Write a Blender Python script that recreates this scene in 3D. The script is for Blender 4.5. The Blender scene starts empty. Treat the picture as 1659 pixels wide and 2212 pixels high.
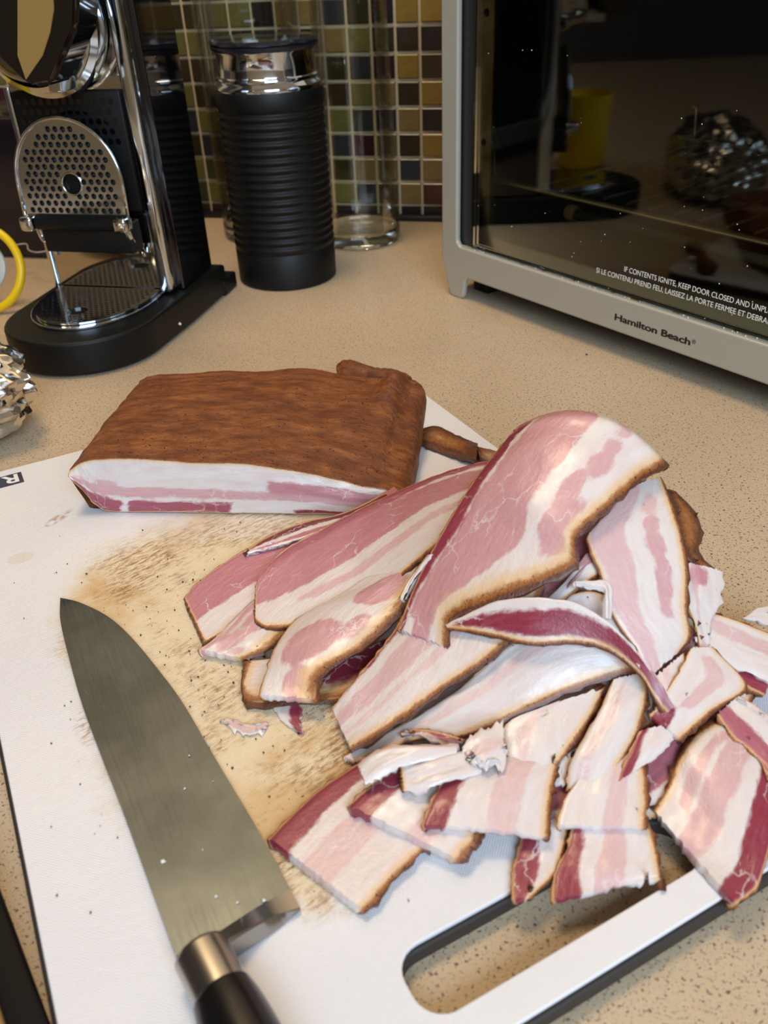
import bpy, bmesh, math, random
from mathutils import Vector, Matrix, noise
C = bpy.context.scene.collection
SC = bpy.context.scene
random.seed(7)

# ------------------------------------------------------------------ camera
CAMP = Vector((0.42518149, -0.96103705, 0.26332257))
FPX = 1850.0
_R = [[0.9764325413471818, 0.08490320219561229, -0.19842111393502218],
      [0.04118215704956703, 0.8291818836927107, 0.5574598045568422],
      [0.21185731551926376, -0.5524933031383628, 0.806143676926286]]
def _col(i):
    w = (_R[0][i], _R[1][i], _R[2][i]); return Vector((w[0], w[2], -w[1]))
RX, DN, FW = _col(0), _col(1), _col(2)
cd = bpy.data.cameras.new('camera'); cam = bpy.data.objects.new('camera', cd); C.objects.link(cam)
M = Matrix.Identity(4)
for r in range(3):
    M[r][0] = RX[r]; M[r][1] = -DN[r]; M[r][2] = -FW[r]; M[r][3] = CAMP[r]
cam.matrix_world = M
cd.sensor_fit = 'VERTICAL'; cd.sensor_height = 36.0; cd.sensor_width = 27.0; cd.lens = 36.0 * FPX / 2212
cd.clip_start = 0.01
cd.dof.use_dof = True; cd.dof.focus_distance = 0.43; cd.dof.aperture_fstop = 14
SC.camera = cam
# ------------------------------------------------------------------ light
SC.view_settings.view_transform = 'Standard'; SC.view_settings.look = 'None'
SC.view_settings.gamma = 1; SC.view_settings.exposure = 0.20
SC.view_settings.use_curve_mapping = False
w = bpy.data.worlds.new('world'); SC.world = w; w.use_nodes = True
bg = w.node_tree.nodes['Background']; bg.inputs[0].default_value = (1.0, 0.76, 0.52, 1); bg.inputs[1].default_value = 0.24
def area(name, loc, target, sx, sy, power, col):
    l = bpy.data.lights.new(name, 'AREA'); l.shape = 'RECTANGLE'; l.size = sx; l.size_y = sy
    l.energy = power; l.color = col
    o = bpy.data.objects.new(name, l); C.objects.link(o); o.location = loc
    o.rotation_euler = (Vector(target) - Vector(loc)).to_track_quat('-Z', 'Y').to_euler()
    return o
area('window_light', (1.0, -1.95, .90), (0.4, -0.75, 0.0), 1.0, .9, 27.5, (0.62, 0.80, 1.0))
area('ceiling_lamp_light', (0.05, -.40, 1.40), (0.25, -0.1, 0.0), 0.4, 0.4, 9.0, (1.0, 0.74, 0.46))

# ------------------------------------------------------------------ helpers
def c8(r, g, b):
    f = lambda v: (v/255/12.92) if v/255 <= .04045 else ((v/255+.055)/1.055)**2.4
    return (f(r), f(g), f(b), 1)
def ray(px, py):
    return (RX*((px-829.5)/FPX) + DN*((py-1106)/FPX) + FW)
def at(px, py, z=0.0):
    d = ray(px, py); return CAMP + d*((z-CAMP.z)/d.z)
def link(o, parent=None, mat=None):
    C.objects.link(o)
    if parent: o.parent = parent
    if mat: o.data.materials.append(mat)
    return o
def tag(o, label=None, cat=None, group=None, kind=None):
    if label: o['label'] = label
    if cat: o['category'] = cat
    if group: o['group'] = group
    if kind: o['kind'] = kind
    return o
def thing(name, label, cat, loc=(0, 0, 0), rotz=0, group=None):
    o = bpy.data.objects.new(name, None); C.objects.link(o); o.empty_display_size = .01
    o.location = loc; o.rotation_euler = (0, 0, rotz)
    return tag(o, label, cat, group)
def mesh(name, verts, faces, mat=None, parent=None, smooth=False):
    me = bpy.data.meshes.new(name); me.from_pydata([tuple(v) for v in verts], [], faces); me.update()
    if smooth: me.polygons.foreach_set('use_smooth', [True]*len(me.polygons))
    return link(bpy.data.objects.new(name, me), parent, mat)
def from_bm(name, bm, mat=None, parent=None, smooth=False):
    me = bpy.data.meshes.new(name); bm.to_mesh(me); bm.free()
    if smooth: me.polygons.foreach_set('use_smooth', [True]*len(me.polygons))
    return link(bpy.data.objects.new(name, me), parent, mat)
def box_bm(bm, lo, hi, bev=0, seg=2, mtx=None):
    r = bmesh.ops.create_cube(bm, size=1)
    vs = r['verts']
    for v in vs:
        v.co = Vector([lo[i] + (v.co[i]+.5)*(hi[i]-lo[i]) for i in range(3)])
    if bev:
        es = list({e for v in vs for e in v.link_edges})
        rr = bmesh.ops.bevel(bm, geom=es, offset=bev, segments=seg, affect='EDGES', profile=.5)
        vs = list({v for f in rr['faces'] for v in f.verts} | {v for v in vs if v.is_valid})
    if mtx:
        for v in vs: v.co = mtx @ v.co
    return bm
def box(name, lo, hi, mat, parent=None, bev=0, seg=2, mtx=None, smooth=False):
    return from_bm(name, box_bm(bmesh.new(), lo, hi, bev, seg, mtx), mat, parent, smooth)
def lathe(name, prof, mat, parent=None, n=64, center=(0, 0, 0), close=False, mtx=None):
    vs, fs = [], []
    m = len(prof)
    for i in range(n):
        a = 2*math.pi*i/n
        for r, z in prof:
            p = Vector((r*math.cos(a), r*math.sin(a), z))
            if mtx: p = mtx @ p
            vs.append(p + Vector(center))
    for i in range(n):
        j = (i+1) % n
        for k in range(m-1 if not close else m):
            k2 = (k+1) % m
            fs.append((i*m+k, j*m+k, j*m+k2, i*m+k2))
    o = mesh(name, vs, fs, mat, parent, True)
    bm = bmesh.new(); bm.from_mesh(o.data)
    bmesh.ops.remove_doubles(bm, verts=bm.verts, dist=1e-6)
    bmesh.ops.recalc_face_normals(bm, faces=bm.faces)
    bm.to_mesh(o.data); bm.free(); o.data.polygons.foreach_set('use_smooth', [True]*len(o.data.polygons))
    sharp(o)
    return o
def sharp(o, ang=40):
    me = o.data; bm = bmesh.new(); bm.from_mesh(me)
    for e in bm.edges:
        if len(e.link_faces) == 2 and e.calc_face_angle(0) > math.radians(ang): e.smooth = False
    bm.to_mesh(me); bm.free()
def shade(o, ang=35):
    o.data.polygons.foreach_set('use_smooth', [True]*len(o.data.polygons)); sharp(o, ang); return o
def catmull(pts, n, closed=False):
    pts = [Vector(p) for p in pts]; m = len(pts); out = []
    if m == 2 and not closed: return [pts[0].lerp(pts[1], i/(n-1)) for i in range(n)]
    segs = m if closed else m-1
    for i in range(n):
        t = i/(n if closed else n-1)*segs; k = min(int(t), segs-1); f = t-k
        g = (lambda j: pts[j % m]) if closed else (lambda j: pts[j] if 0 <= j < m else (pts[0]*2-pts[1] if j < 0 else pts[-1]*2-pts[-2]))
        p0, p1, p2, p3 = g(k-1), g(k), g(k+1), g(k+2)
        out.append(.5*((2*p1)+(p2-p0)*f+(2*p0-5*p1+4*p2-p3)*f*f+(3*p1-p0-3*p2+p3)*f**3))
    return out
def tube(name, pts, r, mat, parent=None, n=10, closed=False, samples=None, flat=None):
    P = catmull(pts, samples or max(24, len(pts)*8), closed) if samples != 0 else [Vector(p) for p in pts]
    vs, fs = [], []; L = len(P); up = Vector((0, 0, 1)); prev = None
    for i, p in enumerate(P):
        t = (P[(i+1) % L]-P[i-1]) if closed else (P[min(i+1, L-1)]-P[max(i-1, 0)])
        t.normalize()
        if prev is None: prev = t.orthogonal() if abs(t.z) > .95 else up.cross(t)
        x = (prev - t*prev.dot(t)).normalized(); prev = x; y = t.cross(x)
        rr = r(i/(L-1)) if callable(r) else r
        for k in range(n):
            a = 2*math.pi*k/n; vs.append(p + x*rr*math.cos(a) + y*rr*math.sin(a)*(flat or 1))
    for i in range(L if closed else L-1):
        j = (i+1) % L
        for k in range(n):
            fs.append((i*n+k, i*n+(k+1) % n, j*n+(k+1) % n, j*n+k))
    if not closed:
        fs.append(tuple(range(n))[::-1]); fs.append(tuple((L-1)*n+k for k in range(n)))
    return mesh(name, vs, fs, mat, parent, True)
def plate(name, outline, holes, th, mat, parent=None, mtx=None, bev=0.0, bseg=2):
    """flat plate in xy with real holes, thickness th centred on z=0"""
    cu = bpy.data.curves.new(name, 'CURVE'); cu.dimensions = '2D'; cu.fill_mode = 'BOTH'
    cu.extrude = max(th/2-bev, 0); cu.bevel_depth = bev; cu.bevel_resolution = bseg; cu.offset = -bev
    for loop in [outline]+holes:
        s = cu.splines.new('POLY'); s.points.add(len(loop)-1); s.use_cyclic_u = True
        for p, q in zip(s.points, loop): p.co = (q[0], q[1], 0, 1)
    t = bpy.data.objects.new('t', cu); C.objects.link(t)
    dg = bpy.context.evaluated_depsgraph_get(); me = bpy.data.meshes.new_from_object(t.evaluated_get(dg))
    bpy.data.objects.remove(t); me.name = name
    if mtx: me.transform(mtx)
    me.materials.clear()
    return link(bpy.data.objects.new(name, me), parent, mat)
def perf_plate(name, outline, holes, th, mat, parent=None, mtx=None):
    from mathutils.geometry import delaunay_2d_cdt
    v2, ed = [], []; loops = []
    for L in [outline]+holes:
        b = len(v2); v2 += [Vector((p[0], p[1])) for p in L]; m = len(L); loops.append((b, m)); ed += [(b+i, b+(i+1) % m) for i in range(m)]
    ctr = [(sum(p[0] for p in h)/len(h), sum(p[1] for p in h)/len(h), max(math.hypot(p[0]-h[0][0], p[1]-h[0][1]) for p in h)/2) for h in holes]
    r = delaunay_2d_cdt(v2, ed, [tuple(range(len(outline)))], 1, 1e-7); V = r[0]; tris = []
    for f in r[2]:
        x = sum(V[i].x for i in f)/3; y = sum(V[i].y for i in f)/3
        if any((x-c[0])**2+(y-c[1])**2 < (c[2]*.97)**2 for c in ctr): continue
        tris.append(tuple(f))
    n_ = len(V); vs = [(p.x, p.y, th/2) for p in V]+[(p.x, p.y, -th/2) for p in V]
    cnt = {}
    for f in tris:
        for i in range(3):
            e = (f[i], f[(i+1) % 3]); cnt[e] = 1
    fs = list(tris)+[tuple(i+n_ for i in f[::-1]) for f in tris]
    for (a, b) in cnt:
        if (b, a) not in cnt: fs.append((b, a, a+n_, b+n_))
    o = mesh(name, vs, fs, mat, parent)
    if mtx: o.data.transform(mtx)
    return o
def lettering(name, body, size, mat, parent, mtx, th=.0001, xs=1.0, bold=0.0, spacing=1.0, shift=0.0):
    cu = bpy.data.curves.new(name, 'FONT'); cu.body = body; cu.size = size; cu.extrude = th; cu.offset = bold; cu.space_character = spacing
    t = bpy.data.objects.new('t', cu); C.objects.link(t)
    dg = bpy.context.evaluated_depsgraph_get(); me = bpy.data.meshes.new_from_object(t.evaluated_get(dg))
    bpy.data.objects.remove(t); me.name = name
    if shift:
        vs = [v.co.copy() for v in me.vertices]; fs = [p.vertices[:] for p in me.polygons]; V = []; F = []
        for k, (dx, dy) in enumerate(((0, 0), (shift, 0), (-shift, 0), (0, shift), (0, -shift))):
            V += [v+Vector((dx, dy, k*4e-6)) for v in vs]; F += [tuple(i+k*len(vs) for i in f) for f in fs]
        me = bpy.data.meshes.new(name); me.from_pydata(V, [], F)
    me.transform(mtx @ Matrix.Diagonal((xs, 1, 1, 1))); me.materials.clear()
    return link(bpy.data.objects.new(name, me), parent, mat)
def circ(x, y, r, n=14, ph=0, ry=None):
    return [(x+r*math.cos(2*math.pi*i/n+ph), y+(ry or r)*math.sin(2*math.pi*i/n+ph)) for i in range(n)]
def basis(o, x, y, z):
    m = Matrix.Identity(4)
    for r in range(3): m[r][0] = x[r]; m[r][1] = y[r]; m[r][2] = z[r]; m[r][3] = o[r]
    return m

# ------------------------------------------------------------------ materials
class N:
    def __init__(s, name):
        s.m = bpy.data.materials.new(name); s.m.use_nodes = True; s.t = s.m.node_tree; s.n = s.t.nodes; s.l = s.t.links
        s.b = s.n['Principled BSDF']; s.out = s.n['Material Output']
    def set(s, node, i, v):
        if v is None: return
        sock = node.inputs[i]
        if hasattr(v, 'links') or isinstance(v, bpy.types.NodeSocket): s.l.new(v, sock)
        else: sock.default_value = v
    def p(s, **k):
        mp = dict(color='Base Color', rough='Roughness', metal='Metallic', spec='Specular IOR Level', coat='Coat Weight',
                  coatr='Coat Roughness', sss='Subsurface Weight', trans='Transmission Weight', ior='IOR', normal='Normal', alpha='Alpha', aniso='Anisotropic')
        for a, v in k.items(): s.set(s.b, mp[a], v)
        return s
    def coord(s, kind='Object'):
        return s.n.new('ShaderNodeTexCoord').outputs[kind]
    def attr(s, name, out='Fac'):
        a = s.n.new('ShaderNodeAttribute'); a.attribute_name = name; return a.outputs[out]
    def mapping(s, v, scale=(1, 1, 1), rot=(0, 0, 0), loc=(0, 0, 0)):
        m = s.n.new('ShaderNodeMapping'); s.l.new(v, m.inputs[0]); m.inputs['Scale'].default_value = scale
        m.inputs['Rotation'].default_value = rot; m.inputs['Location'].default_value = loc; return m.outputs[0]
    def noise(s, v, scale, detail=3, rough=.5, out=0, dist=0):
        t = s.n.new('ShaderNodeTexNoise'); s.l.new(v, t.inputs['Vector']); t.inputs['Scale'].default_value = scale
        t.inputs['Detail'].default_value = detail; t.inputs['Roughness'].default_value = rough; t.inputs['Distortion'].default_value = dist
        return t.outputs[out]
    def voro(s, v, scale, feature='F1', out=0, rnd=1):
        t = s.n.new('ShaderNodeTexVoronoi'); t.feature = feature; s.l.new(v, t.inputs['Vector']); t.inputs['Scale'].default_value = scale
        t.inputs['Randomness'].default_value = rnd
        return t.outputs[out]
    def math(s, op, a, b=None, c=None, clamp=False):
        t = s.n.new('ShaderNodeMath'); t.operation = op; t.use_clamp = clamp
        s.set(t, 0, a); s.set(t, 1, b); s.set(t, 2, c); return t.outputs[0]
    def vmath(s, op, a, b=None, out=0):
        t = s.n.new('ShaderNodeVectorMath'); t.operation = op; s.set(t, 0, a); s.set(t, 1, b); return t.outputs[out]
    def rng(s, v, a, b, c=0.0, d=1.0, smooth=True):
        t = s.n.new('ShaderNodeMapRange'); t.interpolation_type = 'SMOOTHSTEP' if smooth else 'LINEAR'
        for i, q in enumerate((v, a, b, c, d)): s.set(t, i, q)
        return t.outputs[0]
    def mix(s, f, a, b, mode='MIX'):
        t = s.n.new('ShaderNodeMix'); t.data_type = 'RGBA'; t.blend_type = mode
        s.set(t, 0, f); s.set(t, 6, a); s.set(t, 7, b); return t.outputs[2]
    def ramp(s, v, stops):
        t = s.n.new('ShaderNodeValToRGB'); s.l.new(v, t.inputs[0]); e = t.color_ramp.elements
        while len(e) > 1: e.remove(e[-1])
        e[0].position = stops[0][0]; e[0].color = stops[0][1]
        for p, c in stops[1:]:
            x = e.new(p); x.color = c
        return t.outputs[0]
    def bump(s, h, dist, strength=1.0, normal=None):
        t = s.n.new('ShaderNodeBump'); t.inputs['Strength'].default_value = strength; t.inputs['Distance'].default_value = dist
        s.l.new(h, t.inputs['Height'])
        if normal: s.l.new(normal, t.inputs['Normal'])
        return t.outputs[0]
def simple(name, col, rough=.5, metal=0, bump=None, **k):
    n = N(name).p(color=col, rough=rough, metal=metal, **k)
    if bump: n.p(normal=n.bump(n.noise(n.coord(), bump[0], 3), bump[1]))
    return n.m

# counter laminate
n = N('laminate'); co = n.coord()
big = n.noise(co, 9, 3)
base = n.mix(n.rng(big, .3, .7), c8(192, 170, 138), c8(202, 180, 148))
fine = n.noise(co, 900, 2)
base = n.mix(n.rng(fine, .45, .62, 0, .55), base, c8(212, 198, 178))
sp = n.noise(n.mapping(co, (1, 1, 1)), 900, 2, .6)
base = n.mix(n.rng(sp, .56, .62, 0, .72), base, c8(134, 114, 100))
sp2 = n.noise(n.mapping(co, (1, 1, 1), loc=(3, 1, 2)), 700, 1, .5)
base = n.mix(n.rng(sp2, .64, .68, 0, .9), base, c8(92, 70, 60))
n.p(color=base, rough=.42, spec=.4); M_LAM = n.m

M_GROUT = simple('grout', c8(214, 190, 150), .85, bump=(400, .0004))
M_BLACK = simple('black_plastic', c8(12, 12, 13), .45, spec=.25)
M_BLACKM = simple('black_matte_plastic', c8(13, 14, 14), .48, bump=(900, .00005), spec=.3)
M_GLOSS = simple('black_gloss_plastic', c8(10, 9, 12), .05, coat=.8)
M_CHROME = simple('chrome', c8(208, 216, 224), .09, 1)
M_MIRROR = simple('mirror_steel', c8(200, 200, 196), .04, 1)
M_BRUSH = simple('brushed_steel', c8(180, 176, 168), .28, 1)
M_RUBBER = simple('dark_rubber', c8(48, 43, 40), .6)
M_SILVER = simple('silver_plastic', c8(176, 174, 162), .38, .15, bump=(1500, .00004))
M_INK = simple('black_ink', c8(20, 20, 24), .5)
M_WINK = simple('white_ink', c8(238, 240, 236), .5)
M_NAVY = simple('navy_ink', c8(34, 40, 62), .5)
M_YEL = simple('yellow_rubber', c8(236, 196, 10), .35)
M_FROST = simple('frosted_plastic', c8(205, 212, 205), .45, trans=.35)
M_WALL = simple('painted_wall', c8(214, 200, 176), .8)
M_OVENIN = simple('oven_interior', c8(24, 23, 27), .5, .35)
def pane_mat(name, ior, tint, k=1.0):
    n = N(name); g = n.n.new('ShaderNodeBsdfGlossy'); g.inputs['Roughness'].default_value = .03; g.inputs[0].default_value = (1, 1, 1, 1)
    t = n.n.new('ShaderNodeBsdfTransparent'); t.inputs[0].default_value = tint
    f = n.n.new('ShaderNodeFresnel'); f.inputs[0].default_value = ior; f = n.math('MULTIPLY', f.outputs[0], k).node
    m = n.n.new('ShaderNodeMixShader'); n.l.new(f.outputs[0], m.inputs[0]); n.l.new(t.outputs[0], m.inputs[1]); n.l.new(g.outputs[0], m.inputs[2])
    n.l.new(m.outputs[0], n.out.inputs[0]); return n.m
M_PANE = pane_mat('door_glass', 1.34, (.92, .95, .92, 1))
M_CLEAR = pane_mat('clear_glass_wall', 1.5, (.965, .975, .965, 1), .5)
n = N('clear_glass').p(color=(.95, .98, .96, 1), rough=.0, trans=1.0, ior=1.45); M_GLASS = n.m
M_LIDP = simple('smoky_clear_plastic', c8(70, 74, 84), .1, trans=.75)

# meat: attributes lean / tone / rind are laid on the mesh per slice, the shader breaks their edges up
def meat_mat():
    n = N('smoked_pork'); uv = n.attr('suv', 'Vector')
    lean, tone, rind = n.attr('lean'), n.attr('tone'), n.attr('rind')
    st = n.mapping(uv, (1, 2.2, 1))
    w1 = n.noise(st, 90, 4, .6); w2 = n.noise(uv, 420, 3, .6)
    L = n.math('ADD', lean, n.math('MULTIPLY', n.math('SUBTRACT', w1, .5), .0050))
    L = n.math('ADD', L, n.math('MULTIPLY', n.math('SUBTRACT', w2, .5), .0016))
    Lm = n.rng(L, -.0008, .0009)
    # veins of fat in the lean
    warp = n.n.new('ShaderNodeVectorMath'); warp.operation = 'SCALE'; warp.inputs[3].default_value = .009
    n.l.new(n.noise(uv, 110, 3, .6, out=1), warp.inputs[0])
    wv = n.vmath('ADD', n.mapping(uv, (.65, 1.15, 1)), warp.outputs[0])
    ed = n.voro(wv, 95, 'DISTANCE_TO_EDGE')
    vm = n.math('MULTIPLY', n.rng(ed, .004, .035, 1, 0), n.rng(n.noise(uv, 45, 2), .50, .62))
    Lm = n.math('MULTIPLY', Lm, n.math('SUBTRACT', 1, n.math('MULTIPLY', vm, .62)))
    leanc = n.ramp(n.math('ADD', tone, n.math('MULTIPLY', n.math('SUBTRACT', n.noise(n.mapping(uv, (1, 5, 1)), 120, 4, .7), .5), .22)),
                   [(0, c8(222, 196, 192)), (.3, c8(205, 156, 158)), (.55, c8(182, 110, 122)), (.8, c8(142, 50, 68)), (1, c8(100, 30, 40))])
    fatc = n.mix(n.rng(n.noise(n.mapping(uv, (1, 4, 1)), 60, 4, .65), .35, .68), c8(224, 214, 209), c8(221, 205, 200))
    col = n.mix(Lm, fatc, leanc)
    # smoke-stained edge: fat goes cream, tan, then brown bark
    R = n.math('ADD', rind, n.math('MULTIPLY', n.math('SUBTRACT', n.noise(uv, 260, 4, .65), .5), .30))
    col = n.mix(n.rng(R, .18, .50, 0, .75), col, c8(224, 184, 128))
    col = n.mix(n.rng(R, .48, .74), col, c8(158, 96, 44))
    col = n.mix(n.rng(R, .74, .92), col, c8(96, 52, 30))
    sp = n.math('MULTIPLY', n.rng(n.noise(uv, 900, 2), .62, .68), n.rng(R, .45, .7))
    col = n.mix(sp, col, c8(36, 20, 14))
    dot = n.math('MULTIPLY', n.rng(n.voro(uv, 150), .035, .05, 1, 0), n.rng(n.noise(uv, 60, 1), .58, .6))
    col = n.mix(n.math('MULTIPLY', dot, .85), col, c8(110, 62, 40))
    n.p(color=col, rough=n.rng(n.noise(uv, 300, 3), .3, .7, .26, .46), spec=.5, sss=.12, coat=.32, coatr=.20)
    n.b.inputs['Subsurface Scale'].default_value = .004; n.b.inputs['Subsurface Radius'].default_value = (1, .45, .35)
    h = n.math('ADD', n.noise(uv, 700, 4, .6), n.math('MULTIPLY', n.noise(n.mapping(uv, (1, 3, 1)), 160, 3), 1.5))
    h = n.math('ADD', h, n.math('MULTIPLY', n.math('MULTIPLY', n.noise(uv, 520, 4, .7), n.rng(R, .5, .8)), 5))
    n.p(normal=n.bump(h, .0004, .42))
    return n.m
M_MEAT = meat_mat()
# bark of the block
n = N('smoked_bark'); co = n.coord()
al = n.mapping(co, (1, 1, 1), rot=(0, 0, math.radians(-8)))
s1 = n.noise(n.mapping(al, (26, 72, 50)), 1.6, 8, .72, dist=.3)
s2 = n.noise(n.mapping(al, (60, 200, 120)), 1.6, 4, .6)
b = n.ramp(n.math('ADD', n.math('MULTIPLY', s1, .75), n.math('MULTIPLY', s2, .3)), [(.3, c8(80, 40, 20)), (.48, c8(116, 62, 28)), (.60, c8(144, 84, 40)), (.74, c8(172, 114, 64))])
b = n.mix(n.rng(n.noise(co, 750, 2), .64, .69), b, c8(40, 20, 12))
b = n.mix(n.rng(n.noise(co, 26, 3), .55, .75, 0, .5), b, c8(98, 46, 20))
n.p(color=b, rough=n.rng(s2, .3, .7, .38, .62), spec=.4, normal=n.bump(n.math('ADD', n.noise(n.mapping(al, (1, 2.2, 1)), 260, 5, .65), n.math('MULTIPLY', s1, 2)), .0012, .8))
M_BARK = n.m

# ------------------------------------------------------------------ setting: counter, wall, tiles
box('countertop', (-1.2, -1.25, -.04), (1.8, .0, 0), M_LAM, None, .003)['kind'] = 'structure'
S = .025; Z0 = .015
wl = box('wall_back', (-1.2, .004, -.04), (1.8, .10, 1.6), M_WALL); wl['kind'] = 'structure'
bed = box('grout_bed', (-1.2, 0, 0), (1.8, .0042, .46), M_GROUT, wl); bed['kind'] = 'structure'
fl = box('floor', (-3, -4, -.92), (3.5, .1, -.9), simple('floor_boards', c8(120, 92, 66), .5)); fl['kind'] = 'structure'
wf = bpy.data.objects.new('wall_front', bpy.data.meshes.new('wall_front')); bm = bmesh.new()
for lo, hi in (((-3, -2.15, -.9), (.45, -2.05, 2.4)), ((1.85, -2.15, -.9), (3.5, -2.05, 2.4)), ((.45, -2.15, -.9), (1.85, -2.05, .40)), ((.45, -2.15, 1.45), (1.85, -2.05, 2.4))):
    box_bm(bm, lo, hi)
bm.to_mesh(wf.data); bm.free(); link(wf, None, M_WALL); wf['kind'] = 'structure'
wleft = box('wall_left', (-1.35, -2.15, -.9), (-1.2, .1, 2.4), simple('dim_reflection_paint', c8(74, 68, 70), .8)); wleft['kind'] = 'structure'  # unseen wall, its dark colour chosen to dim the oven door's reflection

TC = dict(O=c8(126, 102, 44), G=c8(96, 90, 48), T=c8(118, 96, 56), B=c8(50, 40, 26), K=c8(34, 26, 28), R=c8(66, 28, 20), S=c8(44, 46, 48), D=c8(46, 42, 24), E=c8(60, 62, 42), M=c8(54, 24, 30))
TM = {}
for k, c in TC.items():
    n = N('tile_glaze_'+dict(O='ochre', G='olive', T='tan', B='umber', K='charcoal', R='rust', S='slate', D='moss', E='sage', M='maroon')[k])
    oi = n.n.new('ShaderNodeObjectInfo').outputs['Random']
    c2 = tuple(min(1, v*1.35) for v in c[:3])+(1,)
    v = n.noise(n.mapping(n.coord(), (30, 30, 110)), 1.5, 3)
    n.p(color=n.mix(n.math('MULTIPLY', n.math('ADD', n.rng(v, .3, .7), oi), .5), c, c2), rough=.22, spec=.5); TM[k] = n.m
def tile_mesh(mat):
    h = .0109; r = .0012; d = .0035; vs = []; fs = []
    for (a, y) in ((h, 0), (h, -d+.0008), (h-.0008, -d)):
        for sx, sz in ((-1, -1), (1, -1), (1, 1), (-1, 1)): vs.append((sx*a, y, sz*a))
    for k in range(2):
        for i in range(4):
            j = (i+1) % 4; fs.append((k*4+i, k*4+j, k*4+4+j, k*4+4+i))
    fs.append((8, 9, 10, 11))
    me = bpy.data.meshes.new('tile'); me.from_pydata(vs, [], fs); me.materials.append(mat); return me
TME = {k: tile_mesh(m) for k, m in TM.items()}
MAP = {7: 'DBGGKOTSDKOO', 6: 'GGEKSDKTGBBK', 5: 'BBKETOTDSMOB', 4: 'GDSOGSKBGTBO', 3: 'SGOSSGKGSSTK', 2: 'DSGOBKGSMGBO', 1: 'GEOKSDKDTGST', 0: 'EGOSDGRGSDTR'}
kinds = 'OGTBKRSDEM'
rt = random.Random(3); extra = bmesh.new()
def tkey(cx, r):
    if r in MAP and -1 <= cx <= 10: return MAP[r][cx+1]
    return rt.choice('OGTBKKSDEMGDB')
stuffs = {}
for r in range(-1, 17):
    for cx in range(-14, 26):
        x = cx*S+S/2; z = Z0+r*S+S/2
        k = tkey(cx, r) if r >= 0 else rt.choice('KBK')
        if -6 <= cx <= 12 and -1 <= r <= 8:
            o = bpy.data.objects.new('tile', TME[k]); C.objects.link(o); o.parent = wl; o.location = (x, 0, z)
            if r == -1: o.scale = (1, 1, .38); o.location.z = Z0-.0055
        else:
            if r == -1: continue
            stuffs.setdefault(k, []).append((x, z))
for k, L in stuffs.items():
    vs, fs = [], []; src = TME[k]
    for x, z in L:
        b0 = len(vs); vs += [(v.co.x+x, v.co.y, v.co.z+z) for v in src.vertices]
        fs += [tuple(b0+i for i in p.vertices) for p in src.polygons]
    o = mesh('outer_tiles', vs, fs, TM[k], wl); o['kind'] = 'stuff'
o = box('trim_1', (-1.2, -.013, 0), (1.8, -.0036, .0065), simple('black_sealant', c8(24, 20, 20), .35), None, .002); o['kind'] = 'structure'

# ------------------------------------------------------------------ cutting board
BA = math.radians(40.2); E1 = Vector((math.cos(BA), math.sin(BA), 0)); E2 = Vector((math.sin(BA), -math.cos(BA), 0))
BO = at(845, 797, .010)
def bd(u, v, z=0.0): return BO + E1*u + E2*v + Vector((0, 0, z))
def rrect(x0, x1, y0, y1, r, bow=0.0, n=7):
    out = []
    for cx, cy, a0 in ((x1-r, y1-r, 0), (x0+r, y1-r, 90), (x0+r, y0+r, 180), (x1-r, y0+r, 270)):
        for i in range(n):
            a = math.radians(a0+90*i/(n-1)); out.append([cx+r*math.cos(a), cy+r*math.sin(a)])
    for p in out:
        if p[1] > (y0+y1)/2: p[1] += bow*(1-((p[0]-(x0+x1)/2)/((x1-x0)/2))**2)
    return out
# board frame: local x = -E1 side so that the frame stays right handed with z up: use (E1, -E2)
bmtx = basis(BO, E1, -E2, Vector((0, 0, 1)))
out = [(p[0], -p[1]) for p in rrect(-.2915, .0, .0, .4015, .012, .009, 8)][::-1]
slot = [(p[0], -p[1]) for p in rrect(-.199, -.0925, .3690, .3905, .0085, .003, 7)]
n = N('board_plastic'); co = n.coord()
def spot(cu, cv, ru, rv, rot=0):
    m = n.mapping(co, (1, 1, 1), loc=(-cu, cv, 0))
    m2 = n.mapping(n.mapping(m, (1, 1, 1), rot=(0, 0, math.radians(rot))), (1/ru, 1/rv, 0))
    return n.vmath('LENGTH', m2, None, out=1)
wob = n.math('MULTIPLY', n.math('SUBTRACT', n.noise(co, 28, 5, .65), .5), 1.1)
def smask(args, a, b, amp=1.0):
    d = n.math('ADD', spot(*args), n.math('MULTIPLY', wob, amp))
    return n.rng(d, a, b, 1, 0)
def px2b(px, py):
    q = at(px, py, .010)-BO; return q.dot(E1), q.dot(E2)
u0, v0 = px2b(520, 1500); u1, v1 = px2b(390, 1270); u2, v2 = px2b(640, 1690); u3, v3 = px2b(480, 1180)
stain = n.math('MAXIMUM', smask((u0, v0, .055, .075, 0), .75, 1.25), smask((u1, v1, .055, .05, 0), .7, 1.2))
stain = n.math('MAXIMUM', stain, smask((u2, v2, .04, .05, 0), .7, 1.15))
stain = n.math('MAXIMUM', stain, n.math('MULTIPLY', smask((u3, v3, .075, .04, 0), .6, 1.25), .7))
base = n.mix(n.rng(n.noise(co, 14, 2), .3, .7), c8(232, 231, 232), c8(226, 226, 230))
col = n.mix(n.math('MULTIPLY', stain, .85), base, c8(228, 206, 164))
yl = n.math('MULTIPLY', stain, n.rng(n.noise(co, 22, 4, .6), .47, .68, 0, .7)); col = n.mix(yl, col, c8(204, 164, 104))
fib = n.noise(n.mapping(co, (1, 1, 1), rot=(0, 0, math.radians(25))), 1, 0)
fm = n.mapping(n.mapping(co, (1, 1, 1), rot=(0, 0, math.radians(-12))), (120, 420, 100))
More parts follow.
